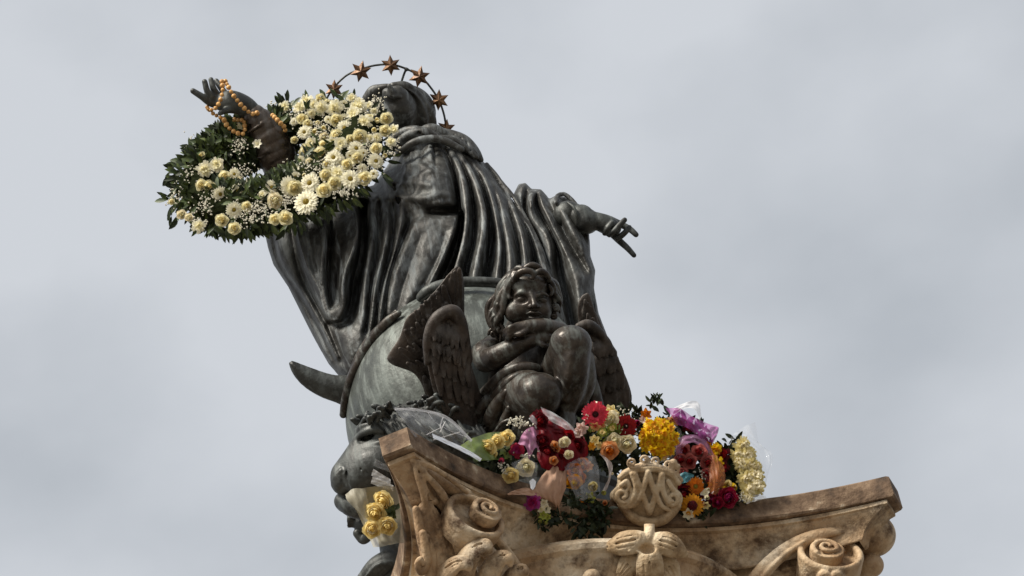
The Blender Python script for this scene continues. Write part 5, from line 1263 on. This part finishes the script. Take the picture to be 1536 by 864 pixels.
    for (cx, cy, sx, sy, m_) in ((905, 300, 60, 60, 70), (1000, 245, 30, 40, 45), (740, 360, 45, 45, 60), (700, 520, 60, 35, 60), (760, 510, 40, 40, 40), (930, 520, 60, 40, 60), (480, 700, 60, 50, 90), (600, 660, 50, 40, 50), (850, 630, 60, 25, 50), (1060, 420, 30, 50, 50), (400, 420, 30, 35, 45), (250, 690, 50, 50, 40), (180, 540, 30, 40, 25), (640, 300, 40, 40, 40), (870, 360, 80, 60, 60),
                                 (200, 420, 30, 40, 18), (540, 270, 20, 30, 24), (120, 640, 30, 60, 24), (420, 540, 60, 30, 30), (960, 420, 30, 50, 40), (780, 560, 80, 60, 50), (330, 600, 60, 40, 30), (230, 760, 30, 20, 18), (440, 740, 50, 40, 35)):
        for i in range(int(m_ * 1.5)):
            x, y = r.gauss(cx, sx * .6), r.gauss(cy, sy * .6); px = 220 + x / 2.88; py = 70 + y / 2.88
            j = np.argmin((RING[:, 0] - px) ** 2 + (RING[:, 1] - py) ** 2); dd = math.hypot(RING[j, 0] - px, RING[j, 1] - py)
            G.append((px, py, wz(px, py) + math.sqrt(max(0.05, 1 - (dd / (rad[j] * 1.25)) ** 2)) * rad[j] + r.uniform(5, 18)))
    gyp_cloud('babys_breath', wreath, G, None, (0.8, 1.5))
wreath_build()

# ------------------------------------------------------------------ rosary over the raised hand
WOOD = mat('olive_wood', (0.5, 0.24, 0.07), 0.45, 0, [(0.35, (0.36, 0.17, 0.045)), (0.62, (0.66, 0.39, 0.14))], 70, 0.1, 60, 0.4)
def rosary():
    z = float(zp(400, 200)) + 130
    t = thing('rosary', WV(345, 165, z + 20), 'string of round orange wooden prayer beads looped through the raised bronze fingers', 'rosary')
    mb = MB(); mb.ball((0, 0, 0), 1, 0, 12, 8); me = mb.mesh('bead', [WOOD])
    A = [(333, 122, 14), (334, 135, 22), (332, 146, 24), (328, 156, 24), (321, 164, 22), (313, 164, 16), (311, 161, 6), (318, 169, 2), (326, 174, 8), (336, 180, 14), (341, 189, 16), (349, 196, 18), (357, 200, 20), (364, 201, 20), (367, 196, 18), (367, 189, 12), (365, 181, 4), (356, 180, -6), (346, 180, -14)]
    B = [(338, 122, 8), (343, 131, 20), (349.6, 142, 24), (357, 152, 25), (365, 161, 25), (373, 168, 24), (379, 171, 22), (385, 170, 18), (390, 166, 8)]
    C = [(409, 173, 18), (414, 178, 26), (421, 185, 28), (426, 190, 26), (428, 196, 22)]
    for path, sp in ((A, 7.6), (B, 8.0), (C, 7)):
        q = catmull(path, 0.5); d = np.concatenate([[0], np.cumsum(np.linalg.norm(np.diff(q, axis=0), axis=1))]); k = int(d[-1] / sp)
        segs = []
        for i in range(k + 1):
            p = [np.interp(i * sp, d, q[:, c]) for c in range(3)]
            o = bpy.data.objects.new('bead', me); COL.objects.link(o); r = fr.uniform(3.2, 4.4) * S; o.scale = (r, r, r * fr.uniform(.9, 1.1)); o.location = WV(p[0], p[1], z + p[2]); o.rotation_euler = (fr.uniform(0, 3), fr.uniform(0, 3), 0); child(o, t)
        twigs('cord', t, [((a[0], a[1], z + a[2]), (b[0], b[1], z + b[2])) for a, b in zip(q[:-1:4], q[4::4])], 0.8, WOOD)
rosary()
# ------------------------------------------------------------------ bouquets laid along the edge of the capital
def proj(P):
    P = np.asarray(P, float) - CAM; dep = P @ FWD
    return 768 + (P @ RT) / dep * D / S, 432 - (P @ UP) / dep * D / S, (D - dep) / S
_u = np.linspace(-395, 395, 80); _d = -(HALF / math.sqrt(2) - SAG * (1 - (_u / 400) ** 2))
EX, EY, EZ_ = proj(CAP(_u, _d, np.zeros(80)))
def ze(px): return float(np.interp(px, EX, EZ_))
def ye(px): return float(np.interp(px, EX, EY))
def bz(px, py, lift=0.0):
    """in front of the edge below it; above it, a heap that leans back"""
    dy = ye(px) - py
    return ze(px) + 26 + lift - (0.42 * dy if dy > 0 else 0.10 * dy)
TUL = lambda name, c, t, rough=0.5: mat(name, c, rough, 0, None, 4, 0.0, 20, 0.4, trans=t)
CELLO = mat('clear_cellophane', (0.80, 0.82, 0.85), 0.06, 0, None, 4, 1.0, 24, 1.0, trans=0.85)
CELLO2 = mat('milky_cellophane', (0.88, 0.88, 0.88), 0.25, 0, None, 4, 0.5, 30, 0.8, trans=0.52)
REDW = mat('red_wrap', (0.20, 0.004, 0.010), 0.5, 0, [(0.35, (0.05, 0.001, 0.003)), (0.65, (0.17, 0.003, 0.009))], 14, 0.5, 30, 0.12)
GREENW = mat('green_wrap', (0.16, 0.22, 0.04), 0.4, 0, [(0.35, (0.09, 0.14, 0.025)), (0.65, (0.21, 0.27, 0.06))], 10, 0.3, 25, 0.5)
BROWNW = mat('brown_paper', (0.40, 0.24, 0.16), 0.75, 0, [(0.35, (0.34, 0.19, 0.12)), (0.65, (0.46, 0.29, 0.20))], 10, 0.5, 30, 0.2)
WHITER = mat('white_ribbon', (0.85, 0.87, 0.92), 0.25, 0, None, 4, 0.0, 20, 0.8)
PURP = TUL('purple_tulle', (0.33, 0.06, 0.27), 0.38); LIL = TUL('lilac_tulle', (0.30, 0.13, 0.24), 0.40); PINKT = TUL('pink_tulle', (0.56, 0.25, 0.42), 0.28)
ORT = TUL('orange_tulle', (0.45, 0.16, 0.06), 0.45); WHT = TUL('white_tulle', (0.80, 0.78, 0.78), 0.55); CRT = TUL('cream_sheer', (0.36, 0.33, 0.245), 0.32); TEAL = TUL('teal_ribbon', (0.06, 0.22, 0.26), 0.15); GREYR = TUL('sheer_ribbon', (0.48, 0.42, 0.40), 0.30)
def sheet(name, parent, rows, mt, crumple=2.0, n=26, seed=1):
    """a soft sheet through rows of points (px, py, z)"""
    r = np.random.RandomState(seed); G_ = []
    for row in rows:
        q = catmull(row, 1.0); t = np.linspace(0, len(q) - 1, n); G_.append([[np.interp(a, np.arange(len(q)), q[:, c]) for c in range(3)] for a in t])
    G_ = np.array(G_); m_ = max(8, 6 * (len(rows) - 1)); H_ = np.zeros((m_ + 1, n, 3))
    for j in range(n):
        q = catmull(G_[:, j], 1.0); t = np.linspace(0, len(q) - 1, m_ + 1)
        for c in range(3): H_[:, j, c] = np.interp(t, np.arange(len(q)), q[:, c])
    a = r.uniform(0, 6, 6); u = np.linspace(0, 1, n)[None, :]; v = np.linspace(0, 1, m_ + 1)[:, None]
    H_[:, :, 2] += crumple * (np.sin(17 * u + 5 * v + a[0]) + np.sin(29 * u - 9 * v + a[1]) + 0.8 * np.sin(13 * v + 7 * u + a[2]))
    H_[:, :, 0] += 0.25 * crumple * np.sin(23 * v + 11 * u + a[3]); H_[:, :, 1] += 0.25 * crumple * np.sin(19 * u + 8 * v + a[4])
    P = H_.reshape(-1, 3); F = [(i * n + j, i * n + j + 1, (i + 1) * n + j + 1, (i + 1) * n + j) for i in range(m_) for j in range(n - 1)]
    return mesh_obj(name, W(P[:, 0], P[:, 1], P[:, 2]), F, mt, parent)
def greens(parent, spots, mt=LEAF2, name='foliage', ln=(10, 20), lift=-14, up=-0.4):
    L_ = []
    for (x, y, sx, sy, n) in spots:
        for i in range(n):
            th, rr_ = fr.uniform(0, 6.283), math.sqrt(fr.random()); a, b = x + sx * .8 * rr_ * math.cos(th), y + sy * .8 * rr_ * math.sin(th); L = fr.uniform(*ln)
            L_.append((a, b, bz(a, b, lift) + fr.uniform(-8, 8), fr.uniform(-1, 1), fr.uniform(-1, 1) + up, fr.uniform(-.4, .9), L, L * fr.uniform(.3, .45), fr.uniform(0, 6.3)))
    return leaf_cloud(name, parent, L_, mt)
def gyp(parent, spots, lift=14, r=(0.9, 1.7)):
    P = [(x_, y_, bz(x_, y_, lift) + fr.uniform(-4, 4)) for (x, y, sx, sy, n) in spots for _ in range(n) for x_, y_ in [(fr.gauss(x, sx * .45), fr.gauss(y, sy * .45))]]
    return gyp_cloud('babys_breath', parent, P, None, r)
def fl(parent, rows, off=(680, 590), sc=3.154, grow=1.27):
    for (kind, x, y, d, *o) in rows:
        px, py = off[0] + x / sc, off[1] + y / sc; lift = o[0] if o else 10
        flower(kind, px, py, bz(px, py, lift), d / sc * grow, parent, 0.30, (0, 0.12))
def bouquet(px, py, label): return thing('bouquet', WV(px, py, bz(px, py)), label, 'bouquet', 'bouquets laid on the capital')
P3_ = lambda x, y, l=0.0: (x, y, bz(x, y, l))
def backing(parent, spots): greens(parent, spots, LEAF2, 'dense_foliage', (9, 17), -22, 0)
def bouquets():
    b = bouquet(735, 690, 'soft yellow roses in a folded green sheet at the left end of the heap')
    sheet('green_wrapper', b, [[P3_(690, 668, 0), P3_(712, 656, 4), P3_(740, 648, -8), P3_(762, 650, -20)], [P3_(702, 680, 14), P3_(722, 672, 14), P3_(745, 668, 0), P3_(765, 668, -14)], [P3_(716, 692, 8), P3_(735, 690, 10), P3_(752, 690, 0), P3_(768, 690, -10)]], GREENW, 1.2)
    greens(b, [(740, 690, 40, 24, 70), (752, 705, 30, 18, 40), (700, 668, 20, 8, 12)], LEAF2)
    fl(b, [('rose:yellow', 163, 255, 62), ('rose:yellow', 208, 228, 58), ('rose:yellow', 250, 212, 62), ('rose:yellow', 185, 285, 40, 4), ('carnation:crimson', 300, 270, 54), ('bud:crimson', 228, 318, 44), ('rose:yellow', 272, 388, 62, 16)])
    gyp(b, [(775, 632, 16, 12, 46), (785, 638, 12, 8, 26), (762, 705, 14, 8, 20), (790, 684, 18, 8, 26), (752, 700, 8, 10, 16)])
    backing(b, [(745, 690, 40, 24, 160), (780, 680, 24, 20, 80)])
    c = bouquet(690, 665, 'clear cellophane sleeve with a bright white ribbon lying over the left corner of the capital')
    sheet('cellophane', c, [[P3_(590, 612, -40), P3_(630, 614, -30), P3_(670, 625, -16), P3_(708, 660, 8)], [P3_(604, 630, 0), P3_(640, 634, 10), P3_(676, 644, 14), P3_(708, 668, 22)], [P3_(622, 655, 4), P3_(648, 656, 8), P3_(680, 664, 12), P3_(722, 690, 20)]], CELLO, 2.2, 30, 3)
    sheet('fold', c, [[P3_(592, 611, -36), P3_(630, 613, -26), P3_(672, 625, -12), P3_(709, 660, 10)], [P3_(592, 615, -34), P3_(630, 617, -24), P3_(670, 629.5, -10), P3_(706, 663, 12)]], WHT, 0.4)
    for f_ in ([(612, 618, -20), (632, 634, 6), (650, 655, 14)], [(640, 617, -20), (652, 632, 6), (672, 644, 16), (700, 655, 16)], [(664, 624, -14), (660, 640, 10), (668, 660, 16)]):
        sheet('fold', c, [[P3_(*q_) for q_ in f_], [P3_(q_[0] + 1.6, q_[1] + 1.6, q_[2] + 2) for q_ in f_]], WHT, 0.3, 16, int(f_[0][0]))
    sheet('white_ribbon', c, [[P3_(648, 650, 20), P3_(680, 664, 24), P3_(704, 676, 28), P3_(723, 688, 30)], [P3_(650, 657, 24), P3_(680, 671, 28), P3_(702, 682, 32), P3_(720, 692, 32)]], WHITER, 0.5)
    twigs('stems', c, [(P3_(640, 652, 12), P3_(664, 640, 14)), (P3_(660, 648, 12), P3_(668, 632, 14)), (P3_(650, 660, 14), P3_(690, 648, 16))], 0.7, WHT)
    r = bouquet(835, 690, 'bouquet in shiny deep red wrap with a dark red rose and scattered cream petals')
    sheet('red_wrapper', r, [[P3_(800, 628, -14), P3_(812, 612, -10), P3_(832, 622, -12), P3_(870, 648, -10)], [P3_(806, 660, 4), P3_(825, 655, 16), P3_(850, 652, 14), P3_(880, 664, 6)], [P3_(806, 685, 8), P3_(830, 688, 22), P3_(856, 685, 22), P3_(882, 680, 10)], [P3_(812, 702, 6), P3_(832, 706, 16), P3_(856, 704, 16), P3_(870, 696, 8)]], REDW, 2.4, 28, 5)
    sheet('red_fold', r, [[P3_(794, 624, 4), P3_(804, 640, 14), P3_(822, 648, 16), P3_(846, 650, 14)], [P3_(806, 612, 0), P3_(815, 628, 10), P3_(832, 640, 12), P3_(860, 648, 12)]], REDW, 1.2, 20, 6)
    sheet('cellophane', r, [[P3_(811, 610, 8), P3_(835, 622, 10), P3_(855, 636, 12), P3_(866, 650, 14)], [P3_(818, 628, 14), P3_(838, 638, 16), P3_(852, 646, 16), P3_(864, 652, 16)]], CELLO2, 1.0, 20, 7)
    sheet('cellophane', r, [[P3_(793, 628, 14), P3_(800, 636, 14), P3_(804, 644, 14)], [P3_(798, 622, 10), P3_(806, 630, 12), P3_(806, 640, 12)]], CELLO2, .5, 10, 8)
    fl(r, [('rose:maroon', 412, 132, 62, 14), ('rose:ivory', 525, 232, 44, 30), ('rose:peach', 478, 245, 32, 30), ('rose:ivory', 545, 290, 36, 32), ('rose:peach', 474, 318, 36, 28), ('rose:maroon', 445, 275, 70, 16), ('rose:maroon', 585, 250, 60, 14), ('rose:red', 500, 300, 60, 18), ('rose:peach', 490, 262, 26, 30), ('rose:maroon', 420, 225, 56, 14), ('rose:red', 545, 205, 50, 14)])
    for seed, rows in ((9, [[P3_(776, 666, 0), P3_(786, 648, 6), P3_(798, 640, 4), P3_(808, 645, 2)], [P3_(788, 670, 8), P3_(795, 654, 12), P3_(802, 650, 10), P3_(808, 660, 8)], [P3_(794, 690, 8), P3_(800, 676, 12), P3_(806, 672, 12), P3_(810, 690, 8)]]),):
        sheet('pink_tulle', r, rows, PINKT, 1.4, 20, seed)
    w = bouquet(795, 725, 'single cream rose in a narrow clear cone with a glinting white tip')
    sheet('cellophane', w, [[P3_(766, 696, 12), P3_(784, 688, 20), P3_(806, 694, 18)], [P3_(776, 708, 18), P3_(790, 712, 26), P3_(806, 706, 20)], [P3_(793, 726, 16), P3_(799, 731, 20), P3_(804, 724, 18)]], CELLO, 1.4, 18, 11)
    flower('rose:ivory', 789, 701, bz(789, 701, 22), 27, w, .2, (0, .1)); sheet('cone_tip', w, [[P3_(794, 722, 22), P3_(799, 718, 24), P3_(804, 722, 22)], [P3_(796, 732, 22), P3_(799, 735, 24), P3_(803, 730, 22)]], WHITER, .4, 10, 12)
    twigs('stems', w, [(P3_(789, 706, 14), P3_(799, 728, 16)), (P3_(794, 706, 14), P3_(800, 728, 16))], .9)
    k = bouquet(815, 745, 'upside-down posy in brown paper with a magenta bloom and a pale stock spike')
    sheet('paper', k, [[P3_(822, 702, 10), P3_(838, 698, 16), P3_(850, 706, 12)], [P3_(806, 724, 16), P3_(830, 722, 28), P3_(849, 730, 18)], [P3_(802, 746, 14), P3_(826, 746, 26), P3_(840, 756, 16)], [P3_(822, 748, 12), P3_(832, 758, 16), P3_(840, 770, 10)]], BROWNW, 1.6, 20, 13)
    sheet('paper_flap', k, [[P3_(760, 741, 18), P3_(776, 734, 18), P3_(796, 732, 18), P3_(815, 740, 18)], [P3_(764, 743, 20), P3_(778, 742, 22), P3_(798, 744, 22), P3_(815, 750, 18)]], BROWNW, 1.0, 18, 14)
    fl(k, [('carnation:lilac', 375, 515, 62, 16), ('lily:ivory', 428, 520, 40, 20), ('lily:ivory', 440, 548, 42, 20), ('lily:ivory', 415, 550, 36, 20), ('lily:lime', 425, 578, 40, 20), ('lily:lime', 445, 585, 34, 18), ('bud:lime', 410, 605, 26, 18), ('bud:lime', 438, 612, 24, 18), ('lily:ivory', 432, 500, 34, 18)])
    greens(k, [(818, 775, 20, 22, 46), (830, 770, 20, 16, 30)], LEAF2, ln=(9, 17), lift=4, up=.4)
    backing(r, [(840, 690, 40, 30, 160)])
    o = bouquet(872, 735, 'orange roses and one pale yellow tulip in crinkled cellophane beside the stone shield')
    greens(o, [(876, 768, 40, 34, 150), (900, 775, 20, 24, 60), (885, 795, 26, 12, 26), (865, 745, 24, 24, 60)], LEAF2, lift=6, up=.3)
    fl(o, [('rose:orange', 575, 365, 60, 18), ('rose:amber', 570, 420, 60, 20), ('rose:orange', 610, 335, 56, 12), ('rose:orange', 600, 398, 46, 14), ('lily:peach', 640, 345, 46, 16), ('bud:pale', 660, 438, 72, 24), ('lily:lime', 645, 492, 56, 20), ('bud:lime', 713, 472, 34, 20), ('bud:peach', 717, 517, 38, 20), ('lily:orange', 600, 500, 44, 12)])
    sheet('cellophane', o, [[P3_(846, 700, 18), P3_(866, 688, 24), P3_(892, 684, 18)], [P3_(852, 718, 24), P3_(872, 712, 34), P3_(898, 704, 24)], [P3_(866, 752, 20), P3_(882, 748, 30), P3_(900, 742, 22)]], CELLO, 2.0, 22, 15)
    sheet('sheer_ribbon', o, [[P3_(898, 680, 14), P3_(910, 695, 22), P3_(913, 715, 24), P3_(903, 738, 20)], [P3_(905, 682, 12), P3_(918, 696, 20), P3_(916, 718, 22), P3_(908, 738, 18)]], GREYR, 1.0, 18, 16)
    fl(o, [('daisy:white', 752, 380, 26, 6)], grow=.6)
    m = bouquet(915, 655, 'mixed bouquet with pink-red gerberas and cream roses in the middle of the heap')
    greens(m, [(915, 655, 60, 50, 130), (945, 630, 30, 26, 60), (930, 690, 40, 20, 60)], LEAF2); greens(m, [(905, 648, 24, 22, 50), (918, 645, 20, 20, 40)], LIMEL, 'light_leaves', (6, 11), 6)
    fl(m, [('gerbera:coral', 670, 100, 100, 18), ('lily:yellow', 745, 85, 66, 12), ('rose:ivory', 738, 120, 68, 18), ('gerbera:red', 815, 155, 90, 12), ('lily:peach', 672, 158, 50, 14), ('lily:peach', 700, 150, 40, 14), ('rose:ivory', 762, 225, 62, 18), ('rose:ivory', 822, 240, 70, 20), ('rose:peach', 740, 270, 70, 22), ('lily:blush', 605, 165, 64, 12), ('lily:yellow', 668, 222, 52, 12), ('lily:yellow', 690, 245, 40, 12), ('carnation:lime', 752, 160, 36, 16), ('bud:white', 676, 48, 34, 6), ('lily:blush', 590, 190, 50, 10), ('lily:amber', 655, 250, 40, 12), ('carnation:lime', 705, 185, 34, 16), ('lily:yellow', 770, 105, 46, 8)])
    gyp(m, [(880, 622, 6, 10, 12), (938, 618, 16, 10, 22), (950, 650, 14, 14, 14)], 14, (.7, 1.2))
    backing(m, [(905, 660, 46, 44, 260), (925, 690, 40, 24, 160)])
    y = bouquet(985, 660, 'dense ball of bright yellow chrysanthemums above the stone shield')
    greens(y, [(985, 670, 50, 40, 70), (1000, 690, 30, 14, 30)], LEAF2, lift=-10)
    q = random.Random(4)
    for i in range(46):
        t = (i + .5) / 46; a = i * 2.39996; rr = 26.5 * math.sqrt(t); rr *= q.uniform(.86, 1.14); x, yy = 987 + rr * math.cos(a) * 1.0, 656 + rr * math.sin(a) * 1.02
        flower('pompon:gold', x, yy, bz(987, 656, 8) + 16 * math.sqrt(max(0, 1 - (rr / 32) ** 2)) + q.uniform(-4, 5), q.uniform(11, 19), y, .4, ((x - 987) / 36, (yy - 656) / 36 + .1))
    for x, yy in ((1004, 678), (968, 672), (996, 684), (1009, 655)): flower('pompon:gold', x, yy, bz(987, 656, 14), 15, y, .3)
    sheet('cellophane', y, [[P3_(1012, 634, 0), P3_(1016, 650, 8), P3_(1014, 680, 8)], [P3_(1020, 640, -4), P3_(1024, 662, 2), P3_(1018, 690, 2)], [P3_(990, 694, 14), P3_(1002, 692, 16), P3_(1014, 696, 6)]], CELLO, 1.2, 14, 17)
    p = bouquet(1035, 690, 'pink roses under broad purple and lilac tulle at the back right of the heap')
    greens(p, [(1045, 700, 50, 50, 130), (1010, 640, 30, 24, 40), (1045, 645, 20, 12, 24)], LEAF2); greens(p, [(985, 608, 14, 14, 26)], LEAF2, 'sprig', (10, 16), -4, -1.2)
    fl(p, [('rose:pink', 1090, 270, 56, 16), ('rose:pink', 1075, 315, 50, 16), ('rose:pink', 1118, 322, 58, 18), ('rose:pink', 1162, 278, 62, 18), ('rose:pink', 1203, 328, 54, 16), ('rose:pink', 1085, 378, 46, 16), ('rose:pink', 1198, 378, 40, 14), ('rose:pink', 1210, 410, 36, 12), ('lily:orange', 912, 98, 54, 8), ('bud:magenta', 868, 140, 48, 6), ('lily:peach', 1035, 130, 60, 4), ('lily:maroon', 1075, 130, 50, 4), ('carnation:maroon', 1110, 155, 50, 6), ('bud:red', 1060, 120, 40, 4), ('lily:blush', 895, 125, 34, 8)])
    gyp(p, [(1052, 712, 14, 22, 34), (1062, 706, 10, 14, 16)], 14, (.7, 1.3))
    sheet('purple_tulle', p, [[P3_(998, 612, 4), P3_(1020, 613, 8), P3_(1045, 628, 8), P3_(1078, 641, 4)], [P3_(1006, 622, 14), P3_(1026, 628, 18), P3_(1048, 645, 16), P3_(1076, 652, 10)], [P3_(1015, 636, 8), P3_(1036, 645, 12), P3_(1052, 660, 12), P3_(1070, 664, 8)]], PURP, 1.4, 26, 18)
    sheet('tulle_roll', p, [[P3_(1066, 640, 10), P3_(1078, 642, 12), P3_(1074, 656, 14)], [P3_(1060, 655, 8), P3_(1068, 660, 14), P3_(1066, 668, 12)]], PURP, .6, 14, 19)
    sheet('lilac_tulle', p, [[P3_(1014, 690, 14), P3_(1015, 664, 16), P3_(1030, 652, 16), P3_(1056, 658, 14), P3_(1072, 684, 10)], [P3_(1022, 692, 20), P3_(1026, 670, 24), P3_(1038, 664, 24), P3_(1054, 672, 20), P3_(1066, 692, 14)]], LIL, 1.2, 24, 20)
    sheet('white_tulle', p, [[P3_(1010, 612, -8), P3_(1034, 602, -6), P3_(1048, 604, -6), P3_(1052, 622, -6)], [P3_(1012, 616, -2), P3_(1032, 612, 0), P3_(1044, 616, 0), P3_(1050, 636, 0)]], WHT, .8, 18, 21)
    sheet('teal_ribbon', p, [[P3_(1014, 716, 20), P3_(1026, 708, 26), P3_(1041, 712, 22)], [P3_(1016, 726, 20), P3_(1028, 724, 26), P3_(1039, 720, 22)]], TEAL, 1, 12, 22)
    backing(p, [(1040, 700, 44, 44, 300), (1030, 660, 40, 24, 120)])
    g = bouquet(1042, 750, 'small posy with an orange and a dark red gerbera, right of the shield')
    greens(g, [(1040, 750, 40, 40, 110), (1052, 775, 20, 14, 24)], LEAF2, lift=0)
    fl(g, [('daisy:orange', 1145, 440, 72, 22), ('duogerbera:amber', 1130, 532, 88, 22), ('lily:white', 1190, 470, 42, 20), ('bud:ivory', 1196, 490, 38, 18), ('lily:ivory', 1110, 570, 54, 20), ('rose:maroon', 1090, 480, 80, 12), ('rose:maroon', 1180, 520, 60, 12), ('lily:yellow', 1195, 530, 40, 18), ('rose:maroon', 1075, 440, 60, 8), ('bud:white', 1205, 455, 26, 18)])
    t = bouquet(1080, 720, 'yellow blooms and a deep pink rose in orange net, beside the pale chrysanthemums')
    greens(t, [(1085, 720, 40, 60, 130), (1100, 690, 20, 40, 60), (1100, 745, 30, 16, 40)], LEAF2)
    fl(t, [('mum:gold', 1240, 265, 56, 6), ('pompon:gold', 1252, 330, 44, 8), ('pompon:gold', 1230, 290, 36, 6), ('bud:yellow', 1300, 428, 66, 8), ('bud:gold', 1320, 440, 56, 6), ('bud:gold', 1282, 450, 50, 6), ('rose:crimson', 1300, 492, 80, 12), ('rose:crimson', 1252, 518, 50, 12), ('carnation:maroon', 1270, 290, 60, 0), ('lily:orange', 1205, 245, 40, 6), ('carnation:maroon', 1275, 350, 50, 0), ('rose:crimson', 1225, 500, 44, 8)])
    sheet('orange_net', t, [[P3_(1060, 690, 14), P3_(1072, 682, 20), P3_(1086, 700, 14)], [P3_(1064, 715, 20), P3_(1076, 715, 28), P3_(1088, 722, 16)], [P3_(1062, 738, 14), P3_(1070, 742, 18), P3_(1080, 738, 12)]], ORT, 1.4, 16, 23)
    fl(t, [('pompon:orange', 1235, 400, 50, 12), ('pompon:orange', 1225, 440, 44, 12), ('pompon:amber', 1255, 375, 40, 10)])
    gyp(t, [(1110, 745, 14, 8, 28), (1092, 735, 10, 6, 14)], 12, (.7, 1.3))
    backing(t, [(1085, 715, 36, 46, 260)])
    e = bouquet(1125, 740, 'column of pale straw chrysanthemums in torn clear cellophane at the far right of the heap')
    greens(e, [(1100, 690, 24, 40, 60), (1112, 720, 30, 40, 80)], LEAF2, lift=-18)
    for (x, yy, d) in ((1368, 245, 78), (1345, 290, 66), (1390, 290, 82), (1365, 335, 78), (1402, 345, 80), (1425, 392, 90), (1385, 405, 80), (1435, 438, 84), (1400, 455, 82), (1392, 492, 56), (1350, 320, 60), (1432, 350, 56)):
        px, py = 680 + x / 3.154, 590 + yy / 3.154; flower('mum:pale', px, py, bz(px, py, 6), d / 3.154 * 1.1, e, .3, (.25, 0))
    sheet('cellophane', e, [[P3_(1082, 672, -10), P3_(1108, 645, -14), P3_(1133, 633, -16)], [P3_(1100, 664, -6), P3_(1126, 655, -10), P3_(1140, 668, -14)], [P3_(1136, 690, 2), P3_(1150, 688, -6), P3_(1160, 686, -12)], [P3_(1138, 735, 4), P3_(1146, 745, 0), P3_(1136, 750, 0)]], CELLO, 2.0, 20, 25)
    sheet('cellophane_base', e, [[P3_(1116, 748, 6), P3_(1128, 742, 8), P3_(1148, 744, 2)], [P3_(1120, 756, 6), P3_(1132, 752, 8), P3_(1150, 748, 2)]], CELLO2, 1.0, 12, 26)
bouquets()
def side_bouquet():
    z0 = 330
    t = thing('bouquet', WV(575, 800, z0), 'yellow roses in a cream translucent wrap tucked under the lion beside the left edge', 'bouquet', 'bouquets laid on the capital')
    z = lambda x, y: 300 + 0.7 * (y - 760) * 0.5
    Q = lambda x, y, l=0.0: (x, y, z(x, y) + l)
    sheet('wrap', t, [[Q(520, 742, 0), Q(545, 732, 6), Q(580, 729, 4), Q(606, 732, 0)], [Q(530, 758, -8), Q(556, 760, -12), Q(580, 764, -12), Q(606, 768, -10)], [Q(546, 790, -8), Q(562, 800, -10), Q(580, 805, -10), Q(606, 804, -8)], [Q(560, 821, 0), Q(572, 820, 2), Q(590, 816, 2), Q(606, 814, 0)]], CRT, 1.0, 22, 31)
    sheet('wrap_roll', t, [[Q(518, 742, 6), Q(530, 733, 12), Q(548, 733, 12)], [Q(522, 752, 8), Q(536, 750, 16), Q(552, 752, 10)], [Q(545, 775, 4), Q(548, 778, 6), Q(556, 774, 2)]], CRT, .6, 14, 32)
    for (x, y, d) in ((575, 752, 33), (563, 769, 33), (558, 794, 29), (581, 789, 29)):
        flower('rose:yellow', x, y, z(x, y) + 8, d, t, .3, (-.2, .1))
    L_ = [(585 + fr.uniform(-8, 8), 772 + fr.uniform(-10, 10), z(585, 772) + fr.uniform(-4, 6), fr.uniform(-1, 1), fr.uniform(-1, 1), .3, 16, 7, fr.uniform(0, 6)) for _ in range(16)]
    leaf_cloud('foliage', t, L_, LEAF)
    c = thing('cellophane_sleeve', WV(575, 735, 320), 'stiff clear cellophane strips sticking out left of the capital corner, under the lion jaw', 'wrapper')
    for i, (x0, y0, x1, y1) in enumerate(((563, 688, 580, 697), (560, 703, 580, 716), (559, 715, 584, 725))):
        sheet('cellophane_strip', c, [[Q(x0, y0, 6), Q((x0 + x1) / 2, (y0 + y1) / 2, 6), Q(x1 + 6, y1 + 3, 6)], [Q(x0 - 3, y0 + 10, 0), Q((x0 + x1) / 2, (y0 + y1) / 2 + 11, 0), Q(x1 + 6, y1 + 12, 0)]], CELLO2 if i else CELLO, .4, 10, 40 + i)
side_bouquet()
